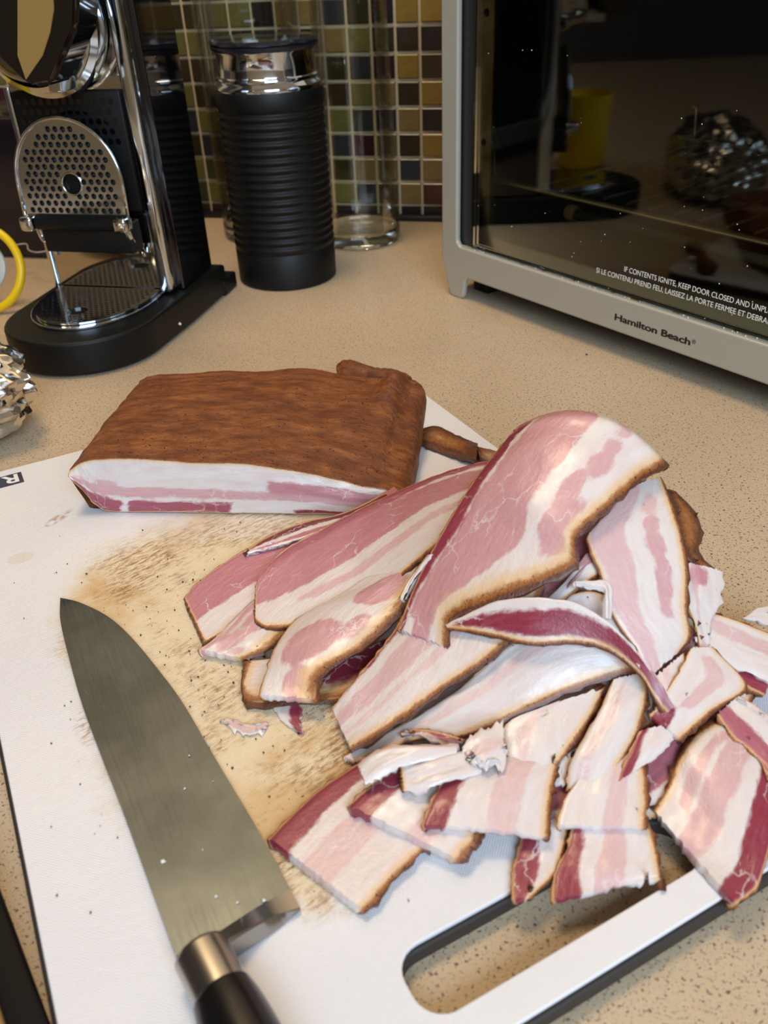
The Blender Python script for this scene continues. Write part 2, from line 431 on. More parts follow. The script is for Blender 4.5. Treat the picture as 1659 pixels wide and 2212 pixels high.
smear = n.math('MULTIPLY', n.rng(n.noise(fm, 1.4, 5, .75), .42, .62), n.rng(n.noise(co, 19, 5, .7), .43, .60))
col = n.mix(n.math('MULTIPLY', n.math('MULTIPLY', smear, n.math('ADD', stain, .03)), .85), col, c8(142, 92, 44))
spk = n.math('MULTIPLY', n.rng(n.noise(co, 620, 3, .6), .64, .70), n.rng(n.noise(co, 45, 3), .48, .6))
col = n.mix(n.math('MULTIPLY', spk, n.math('ADD', n.math('MULTIPLY', stain, .75), .10)), col, c8(84, 52, 28))
sx, sv = px2b(125, 1120); sm1 = smask((sx, sv, .010, .0035, -30), .5, 1.2, .8); col = n.mix(n.math('MULTIPLY', n.math('MULTIPLY', sm1, n.rng(n.noise(co, 240, 4), .4, .6)), .7), col, c8(170, 124, 70))
sx, sv = px2b(45, 1205); sm1 = smask((sx, sv, .0065, .005, 0), .9, 1.05, .3); col = n.mix(n.math('MULTIPLY', sm1, .5), col, c8(214, 206, 184))
sx, sv = px2b(190, 1570); sm1 = smask((sx, sv, .006, .012, 0), .5, 1.2, .9); col = n.mix(n.math('MULTIPLY', n.math('MULTIPLY', sm1, n.rng(n.noise(fm, 2, 4), .45, .6)), .7), col, c8(176, 128, 76))
weave = n.math('MULTIPLY', n.math('SINE', n.math('MULTIPLY', n.vmath('DOT_PRODUCT', co, (1, 0, 0), out=1), 5200)), n.math('SINE', n.math('MULTIPLY', n.vmath('DOT_PRODUCT', co, (0, 1, 0), out=1), 5200)))
n.p(color=col, rough=.42, spec=.45, normal=n.bump(n.math('ADD', weave, n.math('MULTIPLY', n.noise(co, 300, 3), 2)), .00012, .6))
M_BOARD = n.m
board = thing('cutting_board', 'large white plastic cutting board with dark rubber edge and hand slot, stained with juice', 'cutting board', BO)
def bplate(name, outl, hol, th, zc, mat, bev):
    o = plate(name, outl, hol, th, mat, board, None, bev)
    o.data.transform(bmtx); o.data.transform(Matrix.Translation(Vector((0, 0, zc))-BO)); return o
top = plate('board_top', out, [slot], .0020, M_BOARD, None, Matrix.Translation((0, 0, -.0010)), .0005)
top.parent = board; top.rotation_euler = (0, 0, BA); top['label'] = 'white plastic cutting surface with brown and yellow juice stains'
def grow(loop, d):
    L = [Vector((p[0], p[1], 0)) for p in loop]; r = []
    for i, p in enumerate(L):
        t = (L[(i+1) % len(L)]-L[i-1]).normalized(); nn = Vector((t.y, -t.x, 0)); r.append((p.x+nn.x*d, p.y+nn.y*d))
    return r
core = plate('rubber_edge', grow(out, -.0012) if False else [(p[0]*1.0, p[1]) for p in out], [slot], .0066, M_RUBBER, None, Matrix.Translation((0, 0, -.00535)), .0010)
core.parent = board; core.rotation_euler = (0, 0, BA)
core.scale = (1.0055, 1.004, 1); core['label'] = 'dark rubber edge band under the white surface'
bot = plate('board_underside', [(p[0]*.994, p[1]*.996) for p in out], [slot], .0013, M_BOARD, None, Matrix.Translation((0, 0, -.00932)), .0003)
bot.parent = board; bot.rotation_euler = (0, 0, BA)
# printed badge at the left corner
lu, lv = -.2525, .0075
bq = plate('printed_badge', [(-.2845, -.0205), (lu, -.0205), (lu, -.0075), (-.2845, -.0075)], [], .00016, M_NAVY, None, Matrix.Translation((0, 0, .00008)))
bq.parent = board; bq.rotation_euler = (0, 0, BA); bq['label'] = 'dark blue printed rectangle'
mR = Matrix.Translation((-.2540, -.0090, .0002)) @ Matrix.Rotation(math.pi, 4, 'Z')
lt = lettering('badge_letter', 'R', .0135, simple('board_white_ink', c8(232, 231, 232), .45), bq, mR, .00006, 1.15, .0003)

# ------------------------------------------------------------------ espresso machine
mc = thing('espresso_machine', 'black and chrome espresso machine with perforated drip tray beside the milk frother', 'coffee machine', (.05, -.33, 0))
def ml(o):                      # move mesh to parent-relative coordinates
    o.data.transform(Matrix.Translation(-Vector(o.parent.location)) if o.parent.parent is None else Matrix.Translation(-Vector(o.parent.parent.location))); return o
BH = .028
def base_outline(inset=0.0, back=-.255):
    cx, r = .0495, .0605-inset; pts = []
    for i in range(41):
        a = math.pi + math.pi*i/40; pts.append((cx+r*math.cos(a), -.3835+r*math.sin(a)*1.0))
    pts += [(cx+r+.004, -.33), (cx+r+.006, back-inset), (cx-r, back-inset)]
    return pts
o = plate('base', base_outline(), [], BH-.002, M_BLACKM, mc, Matrix.Translation((0, 0, BH/2-.0005+.001)), .0025, 3); ml(o); shade(o)
o = box('frother_dock', (.100, -.262, .0), (.117, -.232, .014), M_BLACKM, mc, .002); ml(o)
def tray_outline(rx, ry, cx=.0478, y0=-.336):
    return [(cx+rx*math.cos(math.pi+math.pi*i/40), y0-.018+ry*math.sin(math.pi+math.pi*i/40)) for i in range(41)] + [(cx+rx, y0), (cx-rx, y0)]
trim = plate('tray_rim', tray_outline(.0485, .066), [], .0024, M_CHROME, mc, Matrix.Translation((0, 0, BH+.0008)), .0005); ml(trim)
def hexholes(inside, step, r, n=10, yo=.12):
    H = []
    for j in range(-40, 40):
        for i in range(-40, 40):
            x = .045+(i+(j % 2)*.5)*step; y = yo+j*step*.866
            if inside(x, y): H.append(circ(x+.00007*math.sin(i*3.1+j), y+.00009*math.cos(i*1.7+j*2.3), r, n, .3+.37*i+.2*j))
    return H
cx, y0 = .0478, -.354
ins = lambda x, y: ((x-cx)/.0415)**2 + ((y-y0)/.0575)**2 < 1 and y < y0+.001 or (abs(x-cx) < .0415 and y0 <= y < -.3375)
hol = [h for h in hexholes(lambda x, y: ins(x, y) and ((x-cx)**2+(y+.389)**2) > .0098**2, (.0047), .0015, 10, -.389)]
dt = perf_plate('drip_grid', tray_outline(.0450, .0610), hol+[circ(cx, -.389, .0078, 24)], .0012, M_CHROME, mc, Matrix.Translation((0, 0, BH+.0032))); ml(dt)
dt['label'] = 'perforated chrome drip tray grid'
dk = plate('drip_basin', tray_outline(.0450, .0610), [], .0006, M_BLACK, dt, Matrix.Translation((0, 0, BH+.0022))); ml(dk)
# mirror front, posts and body
YF = -.334
o = box('mirror_panel', (.001, YF, BH+.0015), (.0935, YF+.003, .245), M_MIRROR, mc, .0008); ml(o); o['label'] = 'mirror polished front panel'
o = box('chrome_post', (.0925, YF-.004, BH+.001), (.1035, YF+.012, .30), M_CHROME, mc, .0035, 4); ml(shade(o)); o['label'] = 'polished chrome corner post'
o = box('chrome_post', (-.0035, YF-.002, BH+.001), (.0015, YF+.010, .182), M_CHROME, mc, .0015, 3); ml(shade(o)); o['label'] = 'thin chrome left edge post'
o = box('side_panel', (.1000, YF+.010, BH), (.1080, -.262, .30), M_GLOSS, mc, .0012); ml(o); o['label'] = 'glossy black side panel'
o = box('rear_body', (-.002, -.327, BH), (.0999, -.263, .30), M_GLOSS, mc, .002); ml(o)
o = box('perforated_back', (.0030, YF-.0045, .094), (.0915, YF-.0005, .1795), M_BLACKM, mc, .0018); ml(shade(o)); o['label'] = 'black back plate with rows of dimples'
dv = []; bm = bmesh.new()
for j in range(5):
    for i in range(13):
        x = .009+(i+(j % 2)*.5)*.0062; z = .1725-j*.0068
        if x > .086: continue
        r_ = bmesh.ops.create_cone(bm, cap_ends=True, segments=12, radius1=.0022, radius2=.0022, depth=.0006)
        for v in r_['verts']: v.co = Matrix.Translation((x, YF-.0048, z)) @ Matrix.Rotation(math.pi/2, 4, 'X') @ v.co
dm = from_bm('dimples', bm, M_GLOSS, mc); ml(dm); dm['label'] = 'rows of round dimples'
# hinge bar and raised half-round cup rest
o = box('hinge_block', (.0115, YF-.022, .0665), (.0880, YF-.0048, .0900), M_BLACKM, mc, .002, 3); ml(shade(o))
o = tube('hinge_bar', [(.0120, YF-.0235, .0905), (.0880, YF-.0235, .0905)], .0058, M_BLACKM, mc, 20, samples=0); ml(o); sharp(o)
def rest_out(rx, rz, cx=.0450, z0=.1185, zb=.0925):
    return [(cx+rx*math.cos(math.pi*i/40), z0+rz*math.sin(math.pi*i/40)) for i in range(41)] + [(cx-rx-.0001, (z0+zb)/2), (cx-rx, zb), (cx, zb-.0002), (cx+rx, zb), (cx+rx+.0001, (z0+zb)/2)]
RY = YF-.0270
mt = basis((0, RY, 0), Vector((1, 0, 0)), Vector((0, .06, 1)).normalized(), Vector((0, -1, .06)).normalized())
mt = mt @ Matrix.Translation((0, 0, 0))
cxr = .0450
insr = lambda x, z: ((abs(x-cxr) < .0375 and .0975 < z < .1185) or (((x-cxr)/.0375)**2+((z-.1185)/.0395)**2 < 1 and z >= .1185)) and ((x-cxr-.002)**2+(z-.1185)**2) > .0092**2
hr = hexholes(insr, .0060, .00215, 12)
cr = perf_plate('cup_rest', rest_out(.0430, .0450), hr+[circ(cxr+.002, .1185, .0075, 28)], .0014, M_CHROME, mc, mt); ml(cr); cr['label'] = 'half-round perforated chrome cup rest folded upright'
rb = plate('hole_shade_sheet', rest_out(.0415, .0435), [], .0010, M_BLACK, cr, mt @ Matrix.Translation((0, 0, -.0022))); ml(rb)  # added black sheet that makes the cup rest's holes look dark
rim = [mt @ Vector((x, z, .001)) for x, z in rest_out(.0436, .0456)]
rt_ = tube('rest_rim', [rim[44]]+[rim[i] for i in range(41)]+[rim[42]], .0013, M_CHROME, cr, 10, samples=0); ml(rt_)
hm = tube('ring_edge', [mt @ Vector((cxr+.002+.0080*math.cos(a*math.pi/12), .1185+.0080*math.sin(a*math.pi/12), .0008)) for a in range(24)], .0008, M_CHROME, cr, 8, True, samples=0); ml(hm)
for sx in (.0050, .0840):
    o = box('hinge_lug', (sx-.0055, YF-.0310, .0845), (sx+.0055, YF-.0175, .0955), M_CHROME, mc, .0028, 4); ml(shade(o)); o['label'] = 'chrome hinge lug'
for sx, m_ in ((.0095, M_CHROME), (.0850, M_CHROME)):
    o = tube('bracket', [(sx, YF-.0215, .088), (sx+.0005, YF-.0185, .076), (sx, YF-.0060, .0655), (sx, YF-.0030, .060)], .0026, m_, mc, 12); ml(o)
# brew head
HC = Vector((.046, -.352, .222))
rotx = Matrix.Rotation(math.radians(90), 4, 'X')
def ringl(name, prof, mat, y):
    o = lathe(name, prof, mat, mc, 72, (HC.x, y, HC.z), mtx=rotx); ml(o); return o
o = ringl('brew_collar', [(.0400, -.002), (.0455, 0), (.0470, .006), (.0455, .014), (.0410, .016), (.0380, .010), (.0385, .0)], M_CHROME, -.338); o['label'] = 'chrome outer ring of the brew head'
o = ringl('brew_ring', [(.0330, .010), (.0400, .011), (.0415, .018), (.0400, .026), (.0365, .028), (.0340, .022)], M_CHROME, -.340); o['label'] = 'chrome inner ring'
o = ringl('brew_body', [(0, .040), (.022, .040), (.031, .034), (.0352, .020), (.0355, .0), (.0355, -.02)], M_GLOSS, -.344)
# black V shaped spout guard with smoked window
def prism(name, pts, y0, y1, mat, parent, bev=.002):
    bm = bmesh.new(); f = [bm.verts.new((x, y0, z)) for x, z in pts]; bk = [bm.verts.new((x, y1, z)) for x, z in pts]
    bm.faces.new(f); bm.faces.new(bk[::-1]); m_ = len(pts)
    for i in range(m_): bm.faces.new((f[i], bk[i], bk[(i+1) % m_], f[(i+1) % m_]))
    bmesh.ops.recalc_face_normals(bm, faces=bm.faces)
    if bev: bmesh.ops.bevel(bm, geom=[e for e in bm.edges], offset=bev, segments=3, affect='EDGES')
    o = from_bm(name, bm, mat, parent); shade(o); return o
def pv(px, py, Y):
    d = ray(px, py); q = CAMP + d*((Y-CAMP.y)/d.y); return (q.x, q.z)
YS = -.405
V1 = [pv(x, y, YS) for x, y in ((-40, 90), (55, 182), (72, 190), (112, 184), (140, 120), (165, 60), (170, -80), (-40, -80))]
o = prism('spout_guard', V1, YS, YS+.030, M_GLOSS, mc, .003); ml(o); o['label'] = 'glossy black pointed spout guard'
V2 = [pv(x, y, YS-.0008) for x, y in ((38, -60), (38, 120), (56, 172), (92, 120), (108, 70), (116, 20), (112, -60))]
o = prism('spout_window', V2, YS-.0012, YS+.0006, simple('bronze_gloss', c8(158, 126, 72), .28, .0), mc, .0003); ml(o); o['label'] = 'bronze coloured reflecting face of the spout'
o = prism('spout_nozzle', [pv(x, y, -.375) for x, y in ((118, 170), (122, 196), (150, 196), (148, 166))], -.385, -.365, M_CHROME, mc, .001); ml(o)

# ------------------------------------------------------------------ milk frother
FX, FY = .156, -.2
fr = thing('milk_frother', 'tall ribbed black milk frother with chrome neck and smoky clear lid', 'milk frother', (FX, FY, .0))
prof = [(0, .0), (.0440, .0), (.0455, .0015), (.0458, .030), (.0450, .0312), (.0450, .0318)]
fb = lathe('foot', prof, M_BLACKM, fr, 72)
zz = .0318; ribs = [(.0450, zz)]
nr = 17; z1 = .1500; step = (z1-.036)/nr
ribs.append((.0458, .034))
for i in range(nr*8+1):
    t = i/8; ribs.append((.0452+.00085*math.cos(2*math.pi*t), .036+t*step))
ribs += [(.0462, .1525), (.0462, .160), (.0455, .1618), (.0435, .1620)]
body = lathe('ribbed_body', ribs, M_BLACKM, fr, 84); body['label'] = 'matte black horizontally ribbed body'
nk = lathe('chrome_neck', [(.0445, .1618), (.0450, .1635), (.0440, .1662), (.0425, .1675), (.0418, .1690), (.0430, .1702), (.0428, .1716), (.0412, .1725), (.0408, .1750), (.0408, .1885), (.0418, .1900), (.0418, .1910), (.040, .1910)], M_CHROME, fr, 84)
sl = lathe('lid_seal', [(.0385, .1905), (.0425, .1908), (.0445, .1930), (.0448, .1945), (.043, .1955), (.0385, .1950)], simple('dark_blue_seal', c8(26, 28, 40), .3), fr, 84, close=True)
ld = lathe('lid', [(.0, .1962), (.0380, .1962), (.0445, .1958), (.0452, .1972), (.0445, .1990), (.0380, .1995), (0, .1998)], M_LIDP, fr, 84); ld['label'] = 'smoky clear plastic lid'

# ------------------------------------------------------------------ glass vases behind
def vase(name, label, x, y, r0, r1, h, th, group=None):
    t = thing(name, label, 'vase', (x, y, 0))
    pr = [(0, .0005), (r0-.004, .0003), (r0-.0008, .002), (r0, .006), (r0+.0002, .02), ((r0+r1)/2, h*.5), (r1, h), (r1-th*.5, h+.0008), (r1-th, h)]
    pr += [((r0+r1)/2-th, h*.5), (r0-th, .024), (r0-th-.002, .016), (r0-th-.009, .0115), (0, .0105)]
    mid = (r0+r1)/2
    lathe('glass_base', [(0, .0005), (r0-.004, .0003), (r0-.0008, .002), (r0, .006), (r0, .0135), (r0-th, .0150), (r0-th-.004, .0125), (r0-th-.010, .0105), (0, .0100)], M_GLASS, t, 96)
    w_ = lathe('glass_wall', [(r0, .0136), (mid, h*.5), (r1, h), (r1-th*.5, h+.0008), (r1-th, h), (mid-th, h*.5), (r0-th, .0152)], M_CLEAR, t, 96)
    return t
vase('glass_vase', 'clear glass vase with thick base between the milk frother and the toaster oven', .1985, -.0830, .0415, .032, .32, .0026)
vase('glass_vase', 'wide clear glass vase mostly hidden behind the milk frother', .093, -.064, .0500, .0515, .30, .0024)

# ------------------------------------------------------------------ toaster oven
OF = at(990, 640, 0); OA = math.radians(-40.2)
ov = thing('toaster_oven', 'silver grey toaster oven with large glass door at the right', 'toaster oven', OF, OA)
# local axes: x along the front to the right, y into the oven, z up
W0, W1, HT = -.0185, .430, .300
def rpoly(pts, r, n=6):
    out = []; m_ = len(pts)
    for i, p in enumerate(pts):
        rr = p[2] if len(p) > 2 else r
        p = Vector(p[:2]); a = (Vector(pts[i-1][:2])-p); b = (Vector(pts[(i+1) % m_][:2])-p)
        if rr <= 0: out.append(tuple(p)); continue
        th = a.angle(b)/2; dd = rr/math.tan(th); a.normalize(); b.normalize(); c_ = p+(a+b).normalized()*rr/math.sin(th)
        s_ = p+a*dd-c_; e_ = p+b*dd-c_; ang = s_.angle_signed(e_)
        for k in range(n+1):
            q = s_.copy(); q.rotate(Matrix.Rotation(-ang*k/n, 2)); out.append(tuple(c_+q))
    return out
fo = rpoly([(W0, .03, .02), (-.0075, .0, .005), (.0085, .0, .005), (.0115, .0195, .006), (W1-.025, .0195, .006), (W1-.022, 0, .005), (W1-.005, 0, .005), (W1+.006, .03, .02), (W1+.006, HT, .012), (W0, HT, .012)], .004)
fi = rpoly([(.0005, .0445), (W1-.075, .0445), (W1-.075, HT-.03), (.0005, HT-.03)], .006)
fm_ = basis((0, -.0005, 0), Vector((1, 0, 0)), Vector((0, 0, 1)), Vector((0, -1, 0)))
o = plate('front_frame', fo, [fi], .0050, M_SILVER, ov, fm_, .0016, 3); shade(o, 50); o['label'] = 'silver grey plastic front frame with corner feet'
o = box('housing', (W0+.003, .0022, .0205), (W1, .0040, .0440), M_SILVER, ov)
for nm, lo, hi in (('side_wall', (W0+.001, .0022, .018), (W0+.0045, .285, HT-.004)), ('side_wall', (W1-.075, .0042, .03), (W1-.002, .285, HT-.004)),
                   ('top_wall', (W0+.0045, .0042, HT-.006), (W1-.002, .285, HT-.004)), ('back_wall', (W0+.0045, .270, .03), (W1-.075, .285, HT-.006)),
                   ('oven_floor', (W0+.0045, .0130, .036), (W1-.075, .270, .040))):
    box(nm, lo, hi, M_OVENIN if nm != 'side_wall' or lo[0] > 0 else M_OVENIN, ov)
for sx in (.0, W1-.02):
    for yy in (.03, .25):
        box('rubber_foot', (sx-.004, yy-.01, 0.0), (sx+.016, yy+.01, .0205), M_BLACK, ov, .003)
o = box('inner_liner', (-.004, .0030, .0440), (.0132, .0070, HT-.03), simple('dark_gap_plastic', c8(38, 40, 40), .35), ov); o['label'] = 'dark strip between frame and door'
n = N('aged_door_metal'); co = n.coord(); n.p(color=n.mix(n.rng(n.noise(co, 60, 4), .4, .65), c8(150, 136, 92), c8(176, 160, 110)), rough=.4, metal=.4); M_GOLD = n.m
sd = box('door_side_strip', (.0140, .0042, .0500), (.0312, .0056, HT-.03), M_GOLD, ov); sd['label'] = 'yellowed metal strip with screw holes along the door'
for zz in (.082, .128, .215):
    lathe('screw', [(0, .0012), (.0022, .0009), (.0028, 0)], simple('screw_metal', c8(60, 52, 36), .4, .6), sd, 14, (.0235, .0041, zz), mtx=Matrix.Rotation(math.pi/2, 4, 'X'))
n = N('greasy_ledge'); co = n.coord(); n.p(color=n.mix(n.rng(n.noise(co, 90, 5, .7), .48, .66), c8(168, 172, 158), c8(118, 92, 46)), rough=.35, metal=.3); M_LEDGE = n.m
o = box('door_sill', (.0, .0022, .0400), (W1-.076, .0130, .0448), M_LEDGE, ov, .0008); o['label'] = 'greasy sill below the door'
o = box('pale_reflection_strip', (.0140, .0044, .0462), (W1-.077, .0075, .0570), simple('counter_reflection_tone', c8(158, 170, 160), .35, .1), ov, .0012); o['label'] = 'pale bottom strip of the door coloured as the reflected counter'  # counter's reflection in the lower glass, put into this bar's colour
gd = box('glass_door', (.0134, .0016, .0462), (W1-.077, .0036, HT-.034), M_PANE, ov, .0004); gd['label'] = 'clear glass door with warning text'
n = simple('crumb', c8(220, 214, 196), .6)
rc = random.Random(5); vs, fs = [], []
def crumb(vs, fs, p, r, rc):
    b0 = len(vs)
    for d in ((1, 0, 0), (-1, 0, 0), (0, 1, 0), (0, -1, 0), (0, 0, 1), (0, 0, -1)):
        vs.append(Vector(p)+Vector(d)*r*rc.uniform(.5, 1.2))
    for t in ((0, 2, 4), (2, 1, 4), (1, 3, 4), (3, 0, 4), (2, 0, 5), (1, 2, 5), (3, 1, 5), (0, 3, 5)): fs.append(tuple(b0+k for k in t))
for i in range(46): crumb(vs, fs, (rc.uniform(.02, .31), .0013, rc.choice((rc.uniform(.06, .2), rc.uniform(.047, .09)))), rc.uniform(.0002, .0006), rc)
for i in range(40): crumb(vs, fs, (rc.uniform(.02, .31), rc.uniform(-.001, .0014), .0449), rc.uniform(.0003, .0008), rc)
cs = mesh('crumbs', vs, fs, n, ov); cs['kind'] = 'stuff'
fmx = lambda x, z, y: basis((x, y, z), Vector((1, 0, 0)), Vector((0, 0, 1)), Vector((0, -1, 0)))
t1 = lettering('brand_lettering', 'Hamilton Beach', .0066, M_INK, ov, fmx(.1710, .0281, -.0030), .0001, 1.0, 0, .97, shift=.00022)
xs = [v.co.x for v in t1.data.vertices]; print('brand', min(xs), max(xs), max(v.co.z for v in t1.data.vertices))
k_ = .0640/(max(xs)-min(xs))
for v in t1.data.vertices: v.co.x = .1712+(v.co.x-min(xs))*k_
t1['label'] = 'black lettering reading Hamilton Beach'
lettering('registered_mark', '\u00ae', .0040, M_INK, t1, fmx(.2362, .0300, -.0030), .0001)
def fitx(o, x0, x1):
    xs = [v.co.x for v in o.data.vertices]; a, b_ = min(xs), max(xs)
    for v in o.data.vertices: v.co.x = x0+(v.co.x-a)*(x1-x0)/(b_-a)
t2 = lettering('warning_lettering', 'IF CONTENTS IGNITE, KEEP DOOR CLOSED AND UNPLUG OVEN.', .0052, M_WINK, gd, fmx(.1714, .0622, .0014), .00003, .6, 0.0); fitx(t2, .1714, .3017)
t3 = lettering('warning_lettering', 'SI LE CONTENU PREND FEU, LAISSEZ LA PORTE FERMEE ET DEBRANCHEZ.', .0052, M_WINK, gd, fmx(.1471, .0557, .0014), .00003, .6, 0.0); fitx(t3, .1471, .2987)
for t_ in (t2, t3): t_['label'] = 'small white printed warning text'
# rack and heater
M_RACK = simple('rack_wire', c8(190, 180, 150), .3, .85)
rk = tube('rack_front_wire', [(.0110, .022, .1240), (.0160, .021, .1225), (.0190, .020, .116), (.0205, .020, .103), (.0240, .020, .0980), (.0400, .020, .0972), (.34, .020, .0972)], .0022, M_RACK, ov, 10, samples=80)
rk2 = tube('rack_wire', [(.036, .25, .124), (.040, .25, .122), (.0415, .25, .112), (.043, .25, .100), (.048, .25, .0965), (.34, .25, .0965)], .0014, M_RACK, ov, 8, samples=60)
M_RACKD = simple('dark_rack_wire', c8(96, 88, 72), .35, .7)
for i in range(14):
    x = .062+i*.0205; o = tube('rack_rod', [(x, .031, .0975), (x, .14, .0975), (x, .25, .0975)], .0011, M_RACKD, ov, 8, samples=0)
ht = tube('heating_tube', [(.036, .100, .058), (.20, .100, .058), (.345, .100, .058)], .0042, simple('heater_quartz', c8(120, 122, 108), .3), ov, 14, samples=0)
hc_ = lathe('ceramic_end', [(0, 0), (.0062, 0), (.0070, .002), (.0070, .008), (.0060, .010), (.0044, .010)], simple('ceramic_end', c8(206, 190, 160), .5), ht, 24, (.030, .100, .058), mtx=Matrix.Rotation(math.pi/2, 4, 'Y'))
h2 = tube('heating_tube', [(.060, .215, .058), (.345, .215, .058)], .0042, simple('heater_quartz', c8(120, 122, 108), .3), ov, 14, samples=0)

# ------------------------------------------------------------------ meat sheets
HC0 = at(1230, 1250, .010)
def H(x, y):
    return .0102 + .050*math.exp(-(((x-HC0.x)/.075)**2+((y-HC0.y)/.085)**2)**1.3)
def march(px, py, off):
    d = ray(px, py).normalized(); best = None; t = .2
    while t < .9:
        q = CAMP+d*t; g = q.z-(H(q.x, q.y)+off)
        if g <= 0: return q
        if best is None or g < best[0]: best = (g, q)
        t += .0008
    return best[1]
def cr1(vals, t):
    m = len(vals); k = min(int(t), m-2); f = t-k
    g = lambda j: vals[j] if 0 <= j < m else (vals[0]*2-vals[1] if j < 0 else vals[-1]*2-vals[-2])
    a, b, c, d = g(k-1), g(k), g(k+1), g(k+2)
    return .5*((2*b)+(c-a)*f+(2*a-5*b+4*c-d)*f*f+(3*b-a-3*c+d)*f**3)
sno = lambda x, y, z=0: noise.noise(Vector((x, y, z)))
def fields(u, v, W, Lm, bands, blobs):
    best = -.02; ws = 0; ts = 0
    for b in bands:
        c0, c1, w0, w1, tn = b[:5]
        c = c0+(c1-c0)*u; wd = w0+(w1-w0)*u
        L = (wd/2-abs(v-c))*W
        if len(b) > 5: L = min(L, (min(u-b[5], b[6]-u))*Lm)
        g = math.exp(min(L, .01)*900); ws += g; ts += g*tn; best = max(best, L)
    for (bu, bv, ru, rv, tn) in blobs:
        r = math.sqrt(((u-bu)/ru)**2+((v-bv)/rv)**2); L = (1-r)*min(rv*W, ru*Lm)
        g = math.exp(min(L, .01)*900); ws += g; ts += g*tn; best = max(best, L)
    return best, (ts/ws if ws > 0 else .3)
def bacon(name, label, rows, t=.003, bands=(), blobs=(), rind='B', rw=.0050, meat_edge=True, seed=0, back=(), cat='bacon slice', nu=None, nv=26, rag=.0008, conform=True, group=None, ends=0.0, fringe=0, rwb=()):
    A, B, bl, offs = [], [], [], []
    for r in rows:
        A.append(march(r[0], r[1], r[2]*.001)); B.append(march(r[3], r[4], r[5]*.001))
        bl.append(r[6]*.001 if len(r) > 6 else 0); offs.append((r[2]*.001, r[5]*.001))
    for dx, dy, dz in back:
        A.append(A[-1]+Vector((dx, dy, dz))); B.append(B[-1]+Vector((dx, dy, dz))); bl.append(bl[-1]); offs.append((-1, -1))
    Lm = sum(((A[i+1]+B[i+1])/2-(A[i]+B[i])/2).length for i in range(len(A)-1))
    nu = nu or max(18, int(Lm/.0026)); m = len(A)
    top = []; att = []; uvs = []
    su = seed*3.17
    acc = 0; prev = None
    for i in range(nu+1):
        tt = i/nu*(m-1); u = i/nu
        a = Vector([cr1([p[k] for p in A], tt) for k in range(3)]); b = Vector([cr1([p[k] for p in B], tt) for k in range(3)])
        bu = cr1(bl, tt); k = min(int(tt), m-2); f = tt-k
        oa = offs[k][0]*(1-f)+offs[k+1][0]*f; ob = offs[k][1]*(1-f)+offs[k+1][1]*f
        W = (b-a).length; mid = (a+b)/2
        if prev is not None: acc += (mid-prev).length
        prev = mid
        ax = (b-a).normalized() if W > 1e-6 else Vector((1, 0, 0))
        row = []
        for j in range(nv+1):
            v = j/nv
            p = a.lerp(b, v)
            p.z += bu*4*v*(1-v)
            edge = 0
            if j == 0: p = p - ax*rag*(1.4*sno(acc*330, su)+.8*sno(acc*900, su+5))
            if j == nv: p = p + ax*rag*(1.9*sno(acc*330, su+9)+1.7*sno(acc*900, su+15))
            p.z += .0009*sno(acc*60+su, v*2.4, 3)+.0003*sno(acc*240, v*9, su)
            if conform:
                mn = H(p.x, p.y)+(oa*(1-v)+ob*v)
                if p.z < mn: p.z = mn
            if p.z < .0104+t*.6: p.z = .0104+t*.6
            ev = min(v, 1-v)*W
            p.z -= t*.22*max(0, 1-ev/(t*.5))**2
            row.append(p)
            L, tn = fields(u, v, W, Lm, bands, blobs)
            ri = 0; rw_ = rw*(1+sum(m3*math.exp(-((u-u3)/w3)**2) for u3, w3, m3 in rwb))
            if 'B' in rind: ri = max(ri, math.exp(-((1-v)*W/rw_)**1.15)*1.0)
            if 'A' in rind: ri = max(ri, math.exp(-(v*W/rw)**1.15)*1.0)
            if 'E' in rind: ri = max(ri, math.exp(-((1-u)*Lm/rw)**1.15))
            if 'S' in rind: ri = max(ri, math.exp(-(u*Lm/rw)**1.15))
            if meat_edge and 'A' not in rind: ri = max(ri, .86*math.exp(-(v*W/.0011)))
            att.append((L, tn, ri)); uvs.append((acc+su*.3, v*W+su*.17, seed*.37))
        top.append(row)
    # ragged ends
    for j in range(nv+1):
        for e, s_ in ((0, 1), (nu, -1)):
            d = (top[e+s_][j]-top[e][j]); dl = d.length or 1
            top[e][j] = top[e][j] - d/dl*(rag*1.3*sno(j*.9+su, e, 2)+ends*sno(j*.35+su, e, 7)+(fringe*(abs(sno(j*1.9, su, e))) if fringe else 0))
    nw = nv+1
    V = [p for r in top for p in r]
    nor = []
    for i in range(nu+1):
        for j in range(nw):
            du = V[min(i+1, nu)*nw+j]-V[max(i-1, 0)*nw+j]; dv = V[i*nw+min(j+1, nv)]-V[i*nw+max(j-1, 0)]
            nn = du.cross(dv)
            if nn.length < 1e-12: nn = Vector((0, 0, 1))
            nor.append(nn.normalized())
    cc = sum(nor, Vector()); toward = CAMP-V[len(V)//2]
    sgn = 1 if sum((CAMP-V[q]).normalized().dot(nor[q]) for q in range(0, len(V), 7)) > 0 else -1
    nor = [q*sgn for q in nor]
    NB = len(V)
    verts = list(V); faces = []; A3 = list(att); UV = list(uvs)
    for i in range(nu):
        for j in range(nv):
            q = (i*nw+j, (i+1)*nw+j, (i+1)*nw+j+1, i*nw+j+1); faces.append(q if sgn > 0 else q[::-1])
    # wall levels + underside along the perimeter loop
    loop = [i*nw for i in range(nu+1)]+[nu*nw+j for j in range(1, nw)]+[i*nw+nv for i in range(nu-1, -1, -1)]+[j for j in range(nv-1, 0, -1)]
    side = ['A']*(nu+1)+['E']*nv+['B']*nu+['S']*(nv-1)
    cen = {}
    prev = None
    LV = ((0, 0), (.12, .0003), (.5, .0006), (.88, .0003), (1, -.0002))
